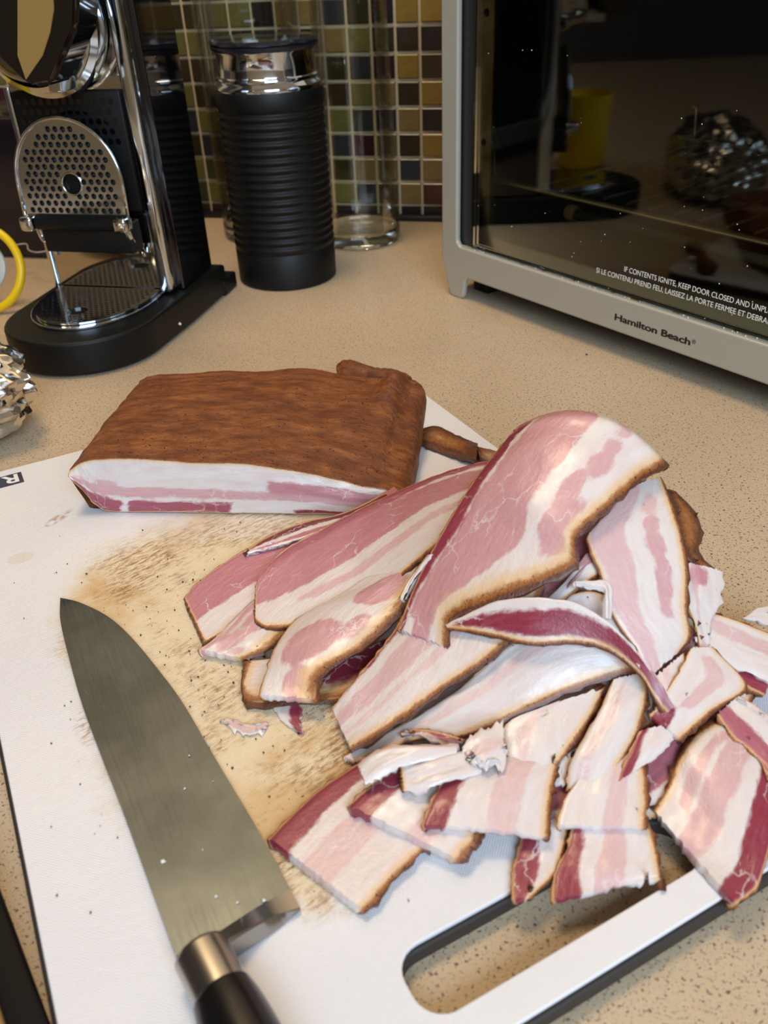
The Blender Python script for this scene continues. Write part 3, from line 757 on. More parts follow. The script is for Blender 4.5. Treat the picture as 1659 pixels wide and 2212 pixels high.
    rings = []
    for (fr_, outw) in LV:
        ring = []
        for n_, idx in enumerate(loop):
            i, j = divmod(idx, nw)
            inn = V[min(max(i, 1), nu-1)*nw+min(max(j, 1), nv-1)]; o = (V[idx]-inn)
            o = (o-nor[idx]*o.dot(nor[idx])); o = o.normalized() if o.length > 1e-9 else Vector((0, 0, 0))
            p = V[idx]-nor[idx]*t*fr_+o*outw
            if p.z < .0103: p.z = .0103
            ring.append(len(verts)); verts.append(p)
            L, tn, ri = att[idx]; sd_ = side[n_]
            if sd_ in rind: ri = 1.0+.1*fr_
            elif sd_ == 'A' and meat_edge: ri = .80
            elif sd_ in 'ES':
                jv = j/nv; wv_ = (1-jv) if 'B' in rind else 9; ri = att[idx][2]*.9
            A3.append((L, tn, ri)); u_ = UV[idx]; UV.append((u_[0]+(fr_*t if sd_ in 'ES' else 0), u_[1]+(fr_*t if sd_ in 'AB' else 0), u_[2]+.003*fr_))
        rings.append(ring)
    m_ = len(loop)
    for a_, b_ in zip(rings[:-1], rings[1:]):
        for k in range(m_):
            k2 = (k+1) % m_; q = (a_[k], a_[k2], b_[k2], b_[k]); faces.append(q if sgn < 0 else q[::-1])
    # underside grid
    ub = len(verts)
    for idx in range(NB):
        p = V[idx]-nor[idx]*t
        if p.z < .0103: p.z = .0103
        verts.append(p); A3.append(att[idx]); UV.append(uvs[idx])
    for i in range(nu):
        for j in range(nv):
            q = (ub+i*nw+j, ub+i*nw+j+1, ub+(i+1)*nw+j+1, ub+(i+1)*nw+j); faces.append(q if sgn > 0 else q[::-1])
    o = mesh(name, verts, faces, M_MEAT, None, True)
    for k, nm in enumerate(('lean', 'tone', 'rind')):
        o.data.attributes.new(nm, 'FLOAT', 'POINT').data.foreach_set('value', [a_[k] for a_ in A3])
    o.data.attributes.new('suv', 'FLOAT_VECTOR', 'POINT').data.foreach_set('vector', [c_ for q in UV for c_ in q])
    # origin at the slice's own middle, on its lowest level
    xs = [v.co.x for v in o.data.vertices]; ys = [v.co.y for v in o.data.vertices]; zs = [v.co.z for v in o.data.vertices]
    org = Vector(((min(xs)+max(xs))/2, (min(ys)+max(ys))/2, min(zs)))
    o.data.transform(Matrix.Translation(-org)); o.location = org
    tag(o, label, cat, group)
    return o

# ---- block of smoked belly
FA, FB = at(215, 1104, .0103), at(850, 1112, .0103); fd = (FB-FA).normalized(); fn = Vector((fd.y, -fd.x, 0))
def face(px, py):
    d = ray(px, py); t = (FA-CAMP).dot(fn)/d.dot(fn); return CAMP+d*t
blk = thing('bacon_block', 'large uncut block of smoked pork belly with brown bark and a fresh pink cut face', 'smoked meat', (FA+FB)/2)
bo = Vector(blk.location)
botp = [face(x, y) for x, y in ((150, 1030), (186, 1066), (205, 1088), (240, 1106), (330, 1109), (430, 1113), (520, 1117), (620, 1116), (700, 1113), (780, 1110), (850, 1112))]
topp = [face(x, y) for x, y in ((146, 1020), (172, 1004), (205, 997), (265, 995), (335, 998), (430, 1004), (520, 1006), (610, 1018), (690, 1032), (770, 1052), (850, 1066))]
for p in botp[3:]: p.z = .0104
nu, nv = 130, 26
bt, tp = catmull(botp, nu+1), catmull(topp, nu+1)
vs, at3, uv3, fs = [], [], [], []
FB_ = ([(.42, .40, .20, .18, .25), (.10, .13, .32, .34, .70, -.1, .33), (.13, .08, .32, .2, .70, .345, .58), (.52, .60, .10, .42, .42, .66, 1.2), (.02, .03, .08, .20, .8, .72, 1.3), (.56, .56, .05, .05, .2, 0, .3)])
for i in range(nu+1):
    for j in range(nv+1):
        v = j/nv; p = bt[i].lerp(tp[i], v); u = i/nu
        p = p - fn*.0*1 + fn*(-.0035*(v-.2) + .0006*sno(u*20, v*5) + .0016*math.sin(math.pi*v))
        W = (tp[i]-bt[i]).length; L, tn = fields(u, v, .03, .16, FB_, ())
        L -= max(0, .004-(u*.16))*1.0
        ri = .80*math.exp(-((1-v)*W/.0017)) + 0
        ri = max(ri, .8*math.exp(-((v)*W/.0007)), .75*math.exp(-u*.16/.002))
        vs.append(p-bo); at3.append((L, tn, ri)); uv3.append((u*.16, v*W, 3.3))
for i in range(nu):
    for j in range(nv):
        fs.append((i*(nv+1)+j, (i+1)*(nv+1)+j, (i+1)*(nv+1)+j+1, i*(nv+1)+j+1))
cf = mesh('cut_face', vs, fs, M_MEAT, blk, True); cf['label'] = 'pink and white layered cut face of the block'
for k, nm in enumerate(('lean', 'tone', 'rind')):
    cf.data.attributes.new(nm, 'FLOAT', 'POINT').data.foreach_set('value', [a_[k] for a_ in at3])
cf.data.attributes.new('suv', 'FLOAT_VECTOR', 'POINT').data.foreach_set('vector', [c_ for q in uv3 for c_ in q])
# bark sheet
nb = 70
frontrow = [vs[i*(nv+1)+nv]+bo for i in range(0, nu+1)]
backpts = catmull([at(x, y, z) for x, y, z in ((306, 822, .036), (328, 812, .040), (400, 806, .042), (500, 802, .043), (560, 803, .043), (640, 797, .044), (700, 800, .043), (760, 812, .040), (815, 812, .043), (860, 812, .046), (893, 822, .043))], nu+1)
vs, fs = [], []
prof_side = [(.0, 0), (.0015, -.0006), (.0034, -.0028), (.0046, -.0065), (.0052, -.012), (.0050, -.018), (.0042, -.024), (.0034, -.030), (.003, -.04)]
for k in range(nb+1):
    w_ = k/nb
    for i in range(nu+1):
        u = i/nu; p = frontrow[i].lerp(backpts[i], w_)
        s_ = math.sin(math.pi*min(1, w_*1.0))
        p.z += .0052*math.sin(math.pi*w_)**.8*math.sin(math.pi*min(1, u*1.05))**.35 if u < .95 else .0052*math.sin(math.pi*w_)**.8*math.sin(math.pi*min(1, u*1.05))**.35 if u*1.05 < 1 else 0
        p.z += min(1, w_*8)*(.0011*sno(u*7, w_*16, 1)+.0005*sno(u*26, w_*50, 2)+.0003*sno(u*70, w_*90, 4))
        # rolled corner at the back right
        d2 = ((u-.90)/.055)**2+((w_-.86)/.16)**2; p.z += .0060*math.exp(-d2)
        d3 = ((u-.80)/.05)**2+((w_-.93)/.12)**2; p.z -= .0035*math.exp(-d3)
        p.z -= .0035*math.exp(-(((u-1)/.05)**2))*math.sin(math.pi*w_)
        vs.append(p)
for k in range(nb):
    for i in range(nu):
        a_ = k*(nu+1)+i; fs.append((a_, a_+1, a_+nu+2, a_+nu+1))
loop = [k*(nu+1) for k in range(nb+1)]+[nb*(nu+1)+i for i in range(1, nu+1)]+[k*(nu+1)+nu for k in range(nb-1, -1, -1)]
cen = sum((vs[q] for q in loop), Vector())/len(loop)
prevr = loop
LPV = [Vector(vs[q]) for q in loop]
for (ow, dz) in prof_side[1:]:
    ring = []
    for n_, q in enumerate(loop):
        tdir = LPV[min(n_+3, len(loop)-1)]-LPV[max(n_-3, 0)]; tdir.z = 0; tdir.normalize()
        o_ = Vector((-tdir.y, tdir.x, 0))
        if o_.dot(LPV[n_]-cen) < 0: o_ = -o_
        on_right = n_ > nb+nu
        f_ = 1.0
        if on_right: f_ = 1.5
        left = n_ < nb
        p = LPV[n_]+o_*(ow*f_ if not left else ow*.2 - max(0, -dz-.006)*.35)
        p.z = max(.0104, LPV[n_].z+dz); p += o_*.0009*sno(n_*.13, dz*400, 5); p.z += .0006*sno(n_*.2, dz*300, 8) if p.z > .011 else 0
        ring.append(len(vs)); vs.append(p)
    for a_ in range(len(loop)-1):
        fs.append((prevr[a_], prevr[a_+1], ring[a_+1], ring[a_])[::1])
    prevr = ring
o = mesh('bark', [v-bo for v in vs], fs, M_BARK, blk, True); o['label'] = 'brown smoked rind around the block'
bm = bmesh.new(); bm.from_mesh(o.data); bmesh.ops.recalc_face_normals(bm, faces=bm.faces); bm.to_mesh(o.data); bm.free()

# ---- slices: rows of (edge A px,py, height above heap mm, edge B px,py, height, crown mm)
P_, M_, D_ = .28, .52, .82
FULL = [(.06, .05, .10, .08, .95), (.36, .34, .34, .34, .40), (.80, .80, .10, .10, .22)]
# left pair running back under the arched slice
bacon('bacon_slice', 'pink and white slice nearest the block, its rounded tip farthest left on the board',
      [(396, 1292, 3, 440, 1392, 2), (430, 1255, 4, 520, 1350, 3), (520, 1192, 6, 640, 1290, 4), (640, 1138, 8, 740, 1235, 5), (760, 1098, 10, 840, 1190, 7), (850, 1050, 12, 930, 1140, 9)],
      bands=[(.25, .22, .62, .50, .50), (.28, .2, .3, .2, .62)], rind='BS', rw=.0022, seed=1, t=.003)
bacon('bacon_strip', 'narrow dark red folded edge strip between the block and the long left slices',
      [(524, 1192, 8, 536, 1194, 8), (570, 1162, 9, 600, 1178, 9), (650, 1128, 10, 690, 1150, 10), (740, 1108, 11, 770, 1122, 11), (830, 1066, 13, 850, 1085, 12)],
      bands=[(.15, .15, .6, .6, .95), (.8, .8, .2, .2, .5)], rind='A', rw=.0016, seed=2, t=.0025, rag=.0003, cat='bacon strip', meat_edge=True)
bacon('bacon_slice', 'long mauve and white slice with rounded left tip overlapping the slice nearest the block',
      [(552, 1262, 9, 549, 1340, 8), (566, 1232, 10, 580, 1357, 8), (620, 1182, 12, 680, 1345, 9, 1), (700, 1138, 14, 790, 1300, 11, 2), (800, 1085, 17, 880, 1235, 14, 2), (900, 1042, 20, 945, 1180, 16, 2), (1060, 992, 22, 1040, 1120, 18, 2)],
      bands=[(.30, .34, .60, .30, .45), (.12, .06, .2, .12, .62), (.72, .66, .07, .10, .15, .3, 1.2), (.03, .0, .02, .12, .95, .5, 2)], rind='BS', rw=.0030, seed=3, t=.003)
bacon('bacon_slice', 'short pink slice end with a white ragged tip, folded under the two left slices',
      [(428, 1402, 5, 535, 1424, 4), (470, 1368, 6, 585, 1402, 6, 1), (520, 1318, 6, 640, 1352, 6, 1), (580, 1262, 6, 700, 1310, 6)],
      bands=[(.12, .12, .10, .1, .3)], blobs=[(.25, .35, .22, .17, .25), (.62, .42, .2, .2, .3), (.1, .62, .1, .1, .2)], rind='B', rw=.0062, seed=4, t=.0042, ends=.0012)
bacon('bacon_slice', 'dark brown rind side of a slice lying flat under the blotched pink slice',
      [(528, 1422, 3, 520, 1484, 2), (590, 1420, 3, 535, 1524, 2), (680, 1420, 3, 640, 1520, 2), (760, 1400, 3, 745, 1515, 2), (850, 1370, 3, 850, 1470, 2)],
      bands=[(.5, .5, 1.3, 1.3, .9, .42, 2)], rind='BS', rw=.0085, seed=5, t=.005)  # dark red lean towards the right end paints the shadow there
bacon('bacon_slice', 'curved slice with round pink patches between the long mauve slice and the arched slice',
      [(558, 1500, 9, 690, 1512, 9, 0), (572, 1452, 10, 705, 1452, 12, 2), (596, 1392, 10, 790, 1395, 12, 3), (640, 1335, 11, 860, 1330, 12, 3), (720, 1290, 12, 900, 1265, 11, 2), (800, 1240, 12, 960, 1190, 11)],
      bands=[(.0, .0, .05, .04, .8)], blobs=[(.10, .58, .13, .24, .30), (.38, .42, .17, .26, .32), (.50, .72, .09, .12, .3), (.78, .62, .13, .24, .36)], rind='B', rw=.0050, rwb=((.12, .2, .9), (.6, .2, .5)), seed=6, t=.0038, ends=.0008)
bacon('meat_scrap', 'small pale scrap with a red streak sticking out under the brown rind piece', [(588, 1518, 1, 648, 1520, 1), (604, 1550, 1, 650, 1552, 1), (640, 1582, 1, 652, 1580, 1)],
      bands=[(.85, .6, .3, .8, .78)], rind='', seed=7, t=.0022, cat='meat scrap', meat_edge=False, nv=10)
bacon('meat_scrap', 'thin torn pink shred lying alone on the stained board beside the knife blade', [(480, 1556, .5, 492, 1570, .5), (505, 1553, 1, 510, 1580, 1), (535, 1564, 1, 540, 1590, 1), (576, 1560, .5, 572, 1580, .5)],
      bands=[(.5, .5, .6, .6, .12)], rind='', seed=8, t=.0014, cat='meat scrap', meat_edge=False, nv=10, rag=.0014, ends=.002)
# slice running down to the centre left
bacon('bacon_slice', 'brown edged slice running down left from under the torn end of the arched slice',
      [(716, 1530, 6, 762, 1625, 6), (745, 1490, 9, 850, 1568, 10, 1), (800, 1425, 12, 960, 1490, 14, 2), (860, 1345, 14, 1060, 1425, 17, 3), (905, 1260, 15, 1130, 1350, 17, 3), (960, 1170, 17, 1180, 1270, 16, 2)],
      bands=[(.02, .03, .05, .12, .78), (.34, .36, .22, .36, .16), (.62, .6, .08, .1, .05)], rind='B', rw=.0040, seed=9, t=.0034)
# long shiny slice below
bacon('bacon_slice', 'long glossy pale slice running from the stained board up under the red arc slice',
      [(740, 1632, 2, 775, 1650, 2), (820, 1590, 5, 900, 1600, 4), (900, 1545, 7, 1010, 1592, 6, 1), (1000, 1480, 10, 1120, 1545, 8, 2), (1090, 1400, 12, 1230, 1497, 10, 3), (1190, 1350, 14, 1330, 1462, 12, 3), (1330, 1350, 14, 1405, 1440, 12, 2)],
      bands=[(.30, .35, .12, .20, .0, .2, .95)], rind='B', rw=.0036, seed=10, t=.0034)
bacon('meat_scrap', 'narrow sliver of red meat on the lower edge of the long glossy slice', [(866, 1583, 8, 868, 1590, 8), (910, 1574, 9, 912, 1590, 9), (960, 1582, 10, 962, 1606, 9), (1002, 1596, 9, 998, 1606, 9)],
      bands=[(.3, .4, .5, .9, .72)], rind='', seed=11, t=.0018, cat='meat scrap', nv=10)
# arched slice, the topmost
bacon('bacon_slice', 'large arched slice with broad pink lean at the very top of the pile',
      [(858, 1360, 17, 968, 1400, 17), (884, 1290, 19, 985, 1335, 21, 1), (915, 1222, 21, 1085, 1296, 25, 3), (958, 1140, 24, 1240, 1232, 28, 5), (1006, 1062, 26, 1250, 1160, 29, 7), (1052, 998, 27, 1335, 1082, 30, 10), (1085, 955, 28, 1398, 1030, 30, 13), (1112, 930, 29, 1442, 1004, 30, 15)],
      bands=[(.045, .045, .15, .12, .80), (.40, .33, .52, .36, .34, .05, 2), (.45, .40, .35, .3, .34, -.1, .36), (.28, .30, .1, .52, .50, .80, 2)],
      blobs=[(.40, .80, .07, .11, .28), (.46, .84, .05, .07, .28), (.52, .74, .05, .06, .28), (.60, .78, .045, .075, .24), (.67, .76, .035, .05, .22), (.745, .74, .03, .04, .16), (.81, .70, .03, .035, .14)], rind='B', rw=.0048, rwb=((.22, .13, 1.5), (.95, .1, .6)), seed=12, t=.0036, back=[(-.002, .018, -.010), (-.004, .020, -.028)], nv=40, ends=.001)
# right hand hanging slice
bacon('bacon_slice', 'slice with chained pink spots hanging down the right side of the arched slice',
      [(1350, 1060, 22, 1432, 1030, 22, 0), (1310, 1110, 22, 1455, 1090, 22, 1), (1268, 1160, 22, 1474, 1150, 22, 2), (1296, 1235, 21, 1490, 1240, 20, 2), (1318, 1320, 19, 1488, 1320, 18, 2), (1370, 1400, 16, 1496, 1372, 15, 1), (1402, 1462, 12, 1470, 1408, 12)],
      bands=[(.22, .2, .40, .26, .14, -.1, 1.1)], blobs=[(.16, .62, .08, .12, .12), (.30, .66, .07, .10, .22), (.40, .66, .06, .11, .26), (.50, .70, .045, .10, .26), (.58, .71, .05, .11, .28), (.68, .70, .04, .08, .25)], rind='B', rw=.0036, seed=13, t=.0034, ends=.001)
# red arc
bacon('bacon_slice', 'slice standing on edge in a red arc with white fat above and brown rind below',
      [(962, 1350, 20, 968, 1362, 20), (1060, 1300, 25, 1062, 1374, 20), (1150, 1288, 27, 1145, 1394, 21), (1245, 1304, 28, 1230, 1390, 21), (1320, 1348, 27, 1310, 1404, 21), (1380, 1412, 25, 1382, 1460, 20), (1428, 1474, 21, 1420, 1524, 17), (1458, 1526, 17, 1436, 1546, 14)],
      bands=[(.60, .45, .42, .80, .80, .02, 1.1)], rind='B', rw=.0020, seed=14, t=.003, rag=.0003, meat_edge=False)
# shiny pale pair below
bacon('bacon_slice', 'pale slice with frayed white left edge below the long glossy slice',
      [(1170, 1530, 9, 1312, 1486, 9), (1092, 1560, 9, 1285, 1545, 9, 1), (1090, 1610, 9, 1235, 1620, 9, 2), (1100, 1660, 8, 1190, 1680, 8, 1), (1122, 1700, 7, 1160, 1700, 7)],
      bands=[(.3, .3, .16, .12, .0)], rind='B', rw=.0034, seed=15, t=.0034, rag=.0013, ends=.002)
bacon('bacon_slice', 'glossy bluish white slice hanging just left of the foot of the red arc',
      [(1322, 1470, 13, 1402, 1455, 13), (1295, 1530, 13, 1402, 1500, 13, 2), (1260, 1590, 12, 1385, 1575, 12, 3), (1228, 1650, 11, 1352, 1640, 10, 3), (1222, 1704, 8, 1312, 1718, 8, 1)],
      bands=[(.36, .3, .14, .22, .06)], rind='B', rw=.0032, seed=16, t=.0036)
bacon('fat_shred', 'ragged white fat shred between the frayed pale slice and the blue white slice', [(1205, 1610, 8, 1240, 1608, 8), (1195, 1650, 7.5, 1232, 1652, 7.5), (1172, 1692, 6, 1222, 1696, 6)], rind='', seed=17, t=.002, cat='fat piece', meat_edge=False, nv=12, rag=.002, ends=.002)
bacon('fat_strip', 'smooth white curl of fat under the lower left tip of the long glossy slice', [(772, 1650, 15, 790, 1692, 15, 0), (800, 1625, 17, 822, 1676, 16, 1), (850, 1608, 18, 862, 1655, 18, 1), (920, 1606, 18, 915, 1643, 18, 1), (990, 1606, 16, 985, 1630, 16)], bands=[(.1, .1, .14, .14, .1)], rind='', seed=18, t=.0045, cat='fat strip', meat_edge=False, nv=14)
bacon('bacon_slice', 'short white slice end with brown left corner just below the smooth curl of fat', [(862, 1652, 14, 868, 1708, 14), (900, 1645, 15, 905, 1704, 15, 1), (960, 1630, 16, 960, 1690, 16, 1), (1040, 1610, 14, 1040, 1668, 14)], rind='S', rw=.0024, seed=19, t=.0042, meat_edge=False)
bacon('fat_shred', 'torn pinkish white fat piece with ragged edges under the frayed pale slice', [(1000, 1612, 16, 1020, 1650, 16), (1040, 1575, 16, 1055, 1668, 16, 1), (1085, 1565, 14, 1092, 1640, 14)], bands=[(.5, .5, .3, .3, .0)], rind='', seed=20, t=.002, cat='fat piece', meat_edge=False, rag=.0024, ends=.003, nv=14)
# bottom row
BOT = [(.10, .08, .20, .2, .80), (.56, .56, .28, .28, .08)]
bacon('bacon_slice', 'wide slice with dark red meat end at the front left, touching the knife blade',
      [(780, 1648, 1.5, 960, 1800, 1.5), (700, 1705, 1.5, 925, 1845, 1.5, 1), (640, 1758, 1.5, 860, 1905, 1.5, 1), (580, 1818, 1.5, 792, 1982, 1.5), ],
      bands=[(.0, .10, .34, .28, .80), (.48, .52, .22, .30, .08)], rind='B', rw=.0034, seed=21, t=.0072, nv=34)
bacon('bacon_slice', 'thick slice end with red top corner and brown tip, second from left along the front',
      [(745, 1738, 9, 1000, 1862, 6, 1), (800, 1690, 10, 1035, 1818, 7, 1), (850, 1650, 10, 1060, 1760, 7, 1)],
      bands=[(.10, .1, .26, .24, .80), (.62, .62, .2, .2, .06)], rind='B', rw=.0046, seed=22, t=.0072)
bacon('bacon_slice', 'pale slice with narrow red left strip, third from left along the front',
      [(908, 1782, 12, 1188, 1808, 8, 1), (930, 1725, 13, 1192, 1745, 9, 2), (960, 1682, 12, 1200, 1690, 9, 2), (1010, 1640, 10, 1215, 1640, 8, 1)],
      bands=[(.10, .1, .21, .22, .82), (.62, .6, .24, .3, .06)], rind='B', rw=.0030, seed=23, t=.0034, nv=34, ends=.0008)
bacon('bacon_slice', 'narrow slice end with bright red left half hanging over the rim of the hand slot',
      [(1104, 1948, 1, 1150, 1946, 1, 0), (1104, 1890, 1.5, 1205, 1884, 1.5, 0), (1118, 1830, 2, 1222, 1830, 2, 1), (1130, 1780, 3, 1235, 1770, 3, 1)],
      bands=[(.28, .16, .9, .34, .78)], rind='B', rw=.0022, seed=24, t=.0036)
bacon('bacon_slice', 'striped slice with dark red corner reaching over the middle of the hand slot',
      [(1190, 1945, 2, 1432, 1896, 2, 0), (1195, 1888, 3, 1432, 1880, 3, 1), (1222, 1830, 4, 1420, 1820, 4, 1), (1235, 1780, 5, 1405, 1775, 5, 1)],
      bands=[(.13, .08, .30, .14, .80), (.52, .54, .26, .26, .12)], rind='B', rw=.0028, seed=25, t=.0040, nv=34, ends=.0008)
bacon('bacon_slice', 'square ended pale slice with orange brown right edge below the bluish white slice',
      [(1200, 1782, 8, 1402, 1786, 8, 0), (1212, 1735, 9, 1404, 1722, 9, 1), (1240, 1690, 10, 1398, 1660, 10, 1), (1270, 1640, 10, 1380, 1610, 10)],
      bands=[(.62, .62, .22, .22, .08)], rind='B', rw=.0036, seed=26, t=.0034, ends=.0006)
bacon('bacon_slice', 'big slice with wide red outer edge at the front right, hanging over the board edge',
      [(1590, 1962, 2, 1408, 1744, 3, 0), (1640, 1915, 4, 1440, 1690, 5, 1), (1668, 1830, 7, 1462, 1632, 7, 2), (1690, 1740, 9, 1500, 1580, 9, 2), (1690, 1660, 10, 1560, 1545, 10)],
      bands=[(.06, .12, .26, .36, .80), (.56, .55, .24, .26, .20), (.78, .78, .12, .1, .2, .2, .9)], rind='B', rw=.0034, seed=27, t=.0062, nv=34)
bacon('bacon_slice', 'folded pale slice with rough red lean behind the big front right slice',
      [(1548, 1545, 12, 1600, 1500, 13), (1580, 1590, 12, 1660, 1540, 13, 1), (1625, 1630, 12, 1700, 1590, 13, 1), (1668, 1690, 12, 1740, 1640, 12)],
      bands=[(.2, .2, .5, .4, .62)], rind='', seed=28, t=.0034, meat_edge=True, rag=.0012)
bacon('bacon_slice', 'small slice end with red left corner right of the glossy bluish white slice',
      [(1332, 1690, 11, 1405, 1646, 11), (1350, 1640, 12, 1448, 1606, 12, 1), (1378, 1580, 13, 1460, 1560, 13)],
      bands=[(.16, .1, .5, .3, .80)], rind='', seed=29, t=.0040)
bacon('bacon_slice', 'tan edged slice with red lower left corner beside the foot of the red arc',
      [(1402, 1545, 14, 1475, 1600, 13), (1420, 1520, 15, 1545, 1535, 14, 1), (1465, 1450, 15, 1616, 1484, 13, 1), (1490, 1400, 14, 1545, 1400, 13, 0)],
      bands=[(.25, .0, .6, .0, .80, -.1, .32), (.5, .5, .2, .3, .12, .3, .9)], rind='B', rw=.0026, seed=30, t=.0036)
bacon('bacon_slice', 'pale slice end with scalloped right edge directly below the hanging slice',
      [(1408, 1470, 12, 1480, 1410, 12), (1415, 1510, 14, 1492, 1460, 13, 1), (1430, 1538, 14, 1500, 1500, 13)],
      bands=[(.4, .4, .2, .2, .0)], rind='B', rw=.0020, seed=31, t=.0034, rag=.001)
bacon('bacon_slice', 'broad pale slice at the far right lying over a dark red strip',
      [(1500, 1385, 9, 1545, 1322, 9), (1560, 1425, 9, 1610, 1345, 9, 1), (1640, 1462, 8, 1670, 1368, 8, 1), (1730, 1490, 7, 1740, 1390, 7)],
      bands=[(.6, .6, .3, .3, .12)], rind='B', rw=.0024, seed=32, t=.0036, meat_edge=False)
bacon('bacon_strip', 'dark red strip with brown edge under the broad pale slice at the far right',
      [(1560, 1430, 6, 1570, 1400, 5), (1600, 1478, 6, 1620, 1430, 5), (1648, 1505, 5, 1680, 1440, 5)], bands=[(.5, .5, 1.2, 1.2, .80)], rind='A', rw=.0014, seed=33, t=.0034, cat='bacon strip', nv=14)
bacon('bacon_slice', 'translucent fatty slice sticking out behind the right edge of the hanging slice',
      [(1470, 1215, 14, 1560, 1235, 14), (1480, 1290, 13, 1558, 1300, 12, 1), (1500, 1350, 11, 1538, 1340, 10), (1512, 1405, 9, 1535, 1400, 9)],
      bands=[(.3, .3, .1, .1, .1)], blobs=[(.10, .40, .10, .25, .42)], rind='', seed=34, t=.0024, rag=.001)
bacon('bacon_slice', 'dark brown rind edge of a slice sticking out behind the hanging slice',
      [(1440, 1060, 17, 1462, 1062, 16), (1455, 1110, 17, 1505, 1108, 16), (1462, 1160, 16, 1518, 1150, 15), (1480, 1200, 15, 1512, 1195, 14), (1500, 1222, 14, 1560, 1240, 13)],
      bands=[(.2, .2, .2, .2, .5)], rind='AB', rw=.0200, seed=35, t=.0030, rag=.0016)
bacon('bacon_slice', 'pale slice tip with dark rind behind the broad right slice at the picture edge',
      [(1610, 1335, 4, 1640, 1312, 4), (1650, 1345, 4, 1680, 1305, 4), (1710, 1365, 4, 1730, 1320, 4)], rind='B', rw=.0022, seed=36, t=.003, meat_edge=False, nv=14)
bacon('bacon_slice', 'greyish fatty slice seen in the hollow below the notch of the arched slice',
      [(1150, 1330, 16, 1240, 1240, 16), (1200, 1310, 17, 1268, 1195, 18), (1255, 1270, 17, 1300, 1190, 18), (1300, 1240, 17, 1330, 1180, 18)],
      bands=[(.8, .8, .3, .3, .4)], rind='A', rw=.003, seed=37, t=.003, meat_edge=False)
bacon('fat_shred', 'thin white string of fat hooked in front of the hanging slice left edge',
      [(1240, 1254, 25, 1246, 1262, 25), (1275, 1252, 26, 1278, 1270, 25), (1308, 1256, 27, 1305, 1276, 26), (1318, 1290, 27, 1302, 1296, 25), (1318, 1335, 24, 1304, 1335, 23)], rind='', seed=38, rag=.0002, t=.002, cat='fat piece', meat_edge=False, nv=8, conform=False)
bacon('fat_shred', 'curled cream fat sliver beside the left edge of the arched slice',
      [(864, 1290, 18, 868, 1296, 18), (880, 1255, 20, 886, 1262, 20), (905, 1218, 22, 912, 1222, 22), (922, 1196, 23, 934, 1202, 23)], rind='A', rw=.0012, seed=39, rag=.0003, t=.0022, cat='fat piece', nv=8, conform=False)
bacon('bacon_slice', 'pale bluish slice seen in the gap above the white fat of the red arc',
      [(1205, 1292, 14, 1235, 1345, 12), (1270, 1275, 16, 1290, 1360, 14), (1320, 1290, 17, 1345, 1400, 14)], rind='A', rw=.0016, seed=40, t=.003, meat_edge=False)
bacon('bacon_slice', 'small pale slice corner between the foot of the red arc and the bluish slice',
      [(1388, 1535, 10, 1395, 1480, 12), (1410, 1530, 10, 1425, 1475, 12), (1440, 1528, 10, 1440, 1480, 12)], rind='', seed=41, t=.003, meat_edge=False, nv=12)
# lower layers of the heap, seen only in the hollows between the upper slices
for k_, (lb, rows_f, tn_) in enumerate((('pinkish slice deep in the heap, glimpsed through the hollow under the red arc', [(1130, 1560, 3, 1180, 1700, 3), (1280, 1480, 5, 1330, 1620, 5), (1400, 1380, 6, 1460, 1530, 6), (1450, 1300, 6, 1530, 1400, 5)], .45),
        ('lowest slice along the right side of the heap, glimpsed beside the front right corner slice', [(1300, 1700, 1, 1420, 1770, 1), (1400, 1600, 3, 1500, 1690, 3), (1500, 1480, 4, 1600, 1560, 3), (1560, 1380, 4, 1660, 1450, 3)], .6),
        ('shadowed slice deep under the arched slice, glimpsed left of the hanging slice', [(940, 1360, 6, 1050, 1440, 6), (1050, 1240, 8, 1200, 1350, 8), (1180, 1150, 8, 1340, 1270, 8), (1330, 1090, 8, 1450, 1200, 8)], .5),
        ('lowest slice along the front of the heap, glimpsed above the hand slot', [(800, 1720, .5, 840, 1760, .5), (980, 1680, 2, 1010, 1780, 1), (1120, 1680, 3, 1150, 1790, 2), (1300, 1640, 4, 1370, 1780, 2)], .6))):
    bacon('bacon_slice', lb, rows_f, bands=[(.4, .5, .5, .4, tn_)], rind='B', rw=.003, seed=50+k_, t=.003)
# rind scraps behind the block
bacon('rind_scrap', 'dark brown rind strip lying behind the right end of the block', [(900, 935, .5, 902, 962, .5), (940, 922, 1, 930, 968, 1), (985, 940, 1, 975, 980, 1), (1032, 955, 1, 1028, 988, 1)], rind='ABES', rw=.03, seed=42, t=.004, cat='rind scrap', nv=12)
bacon('rind_scrap', 'small dark rind piece between the long rind strip and the arched slice', [(1030, 962, .5, 1036, 990, .5), (1055, 968, 1, 1052, 998, 1), (1085, 975, .5, 1080, 1010, .5)], rind='ABES', rw=.03, seed=43, t=.004, cat='rind scrap', nv=12)
rr = tube('rind_roll', [at(735, 800, .020), at(760, 798, .022), at(800, 806, .021), at(840, 815, .018), at(880, 830, .016)], lambda t_: .0055+.001*math.sin(t_*9), M_BARK, None, 20, samples=60)
for v in rr.data.vertices: v.co += Vector((sno(v.co.x*300, v.co.y*300), sno(v.co.y*300, v.co.z*300, 3), sno(v.co.z*300, v.co.x*300, 6)))*.0009
tag(rr, 'rolled dark rind piece peeking out behind the back right of the block', 'rind scrap')

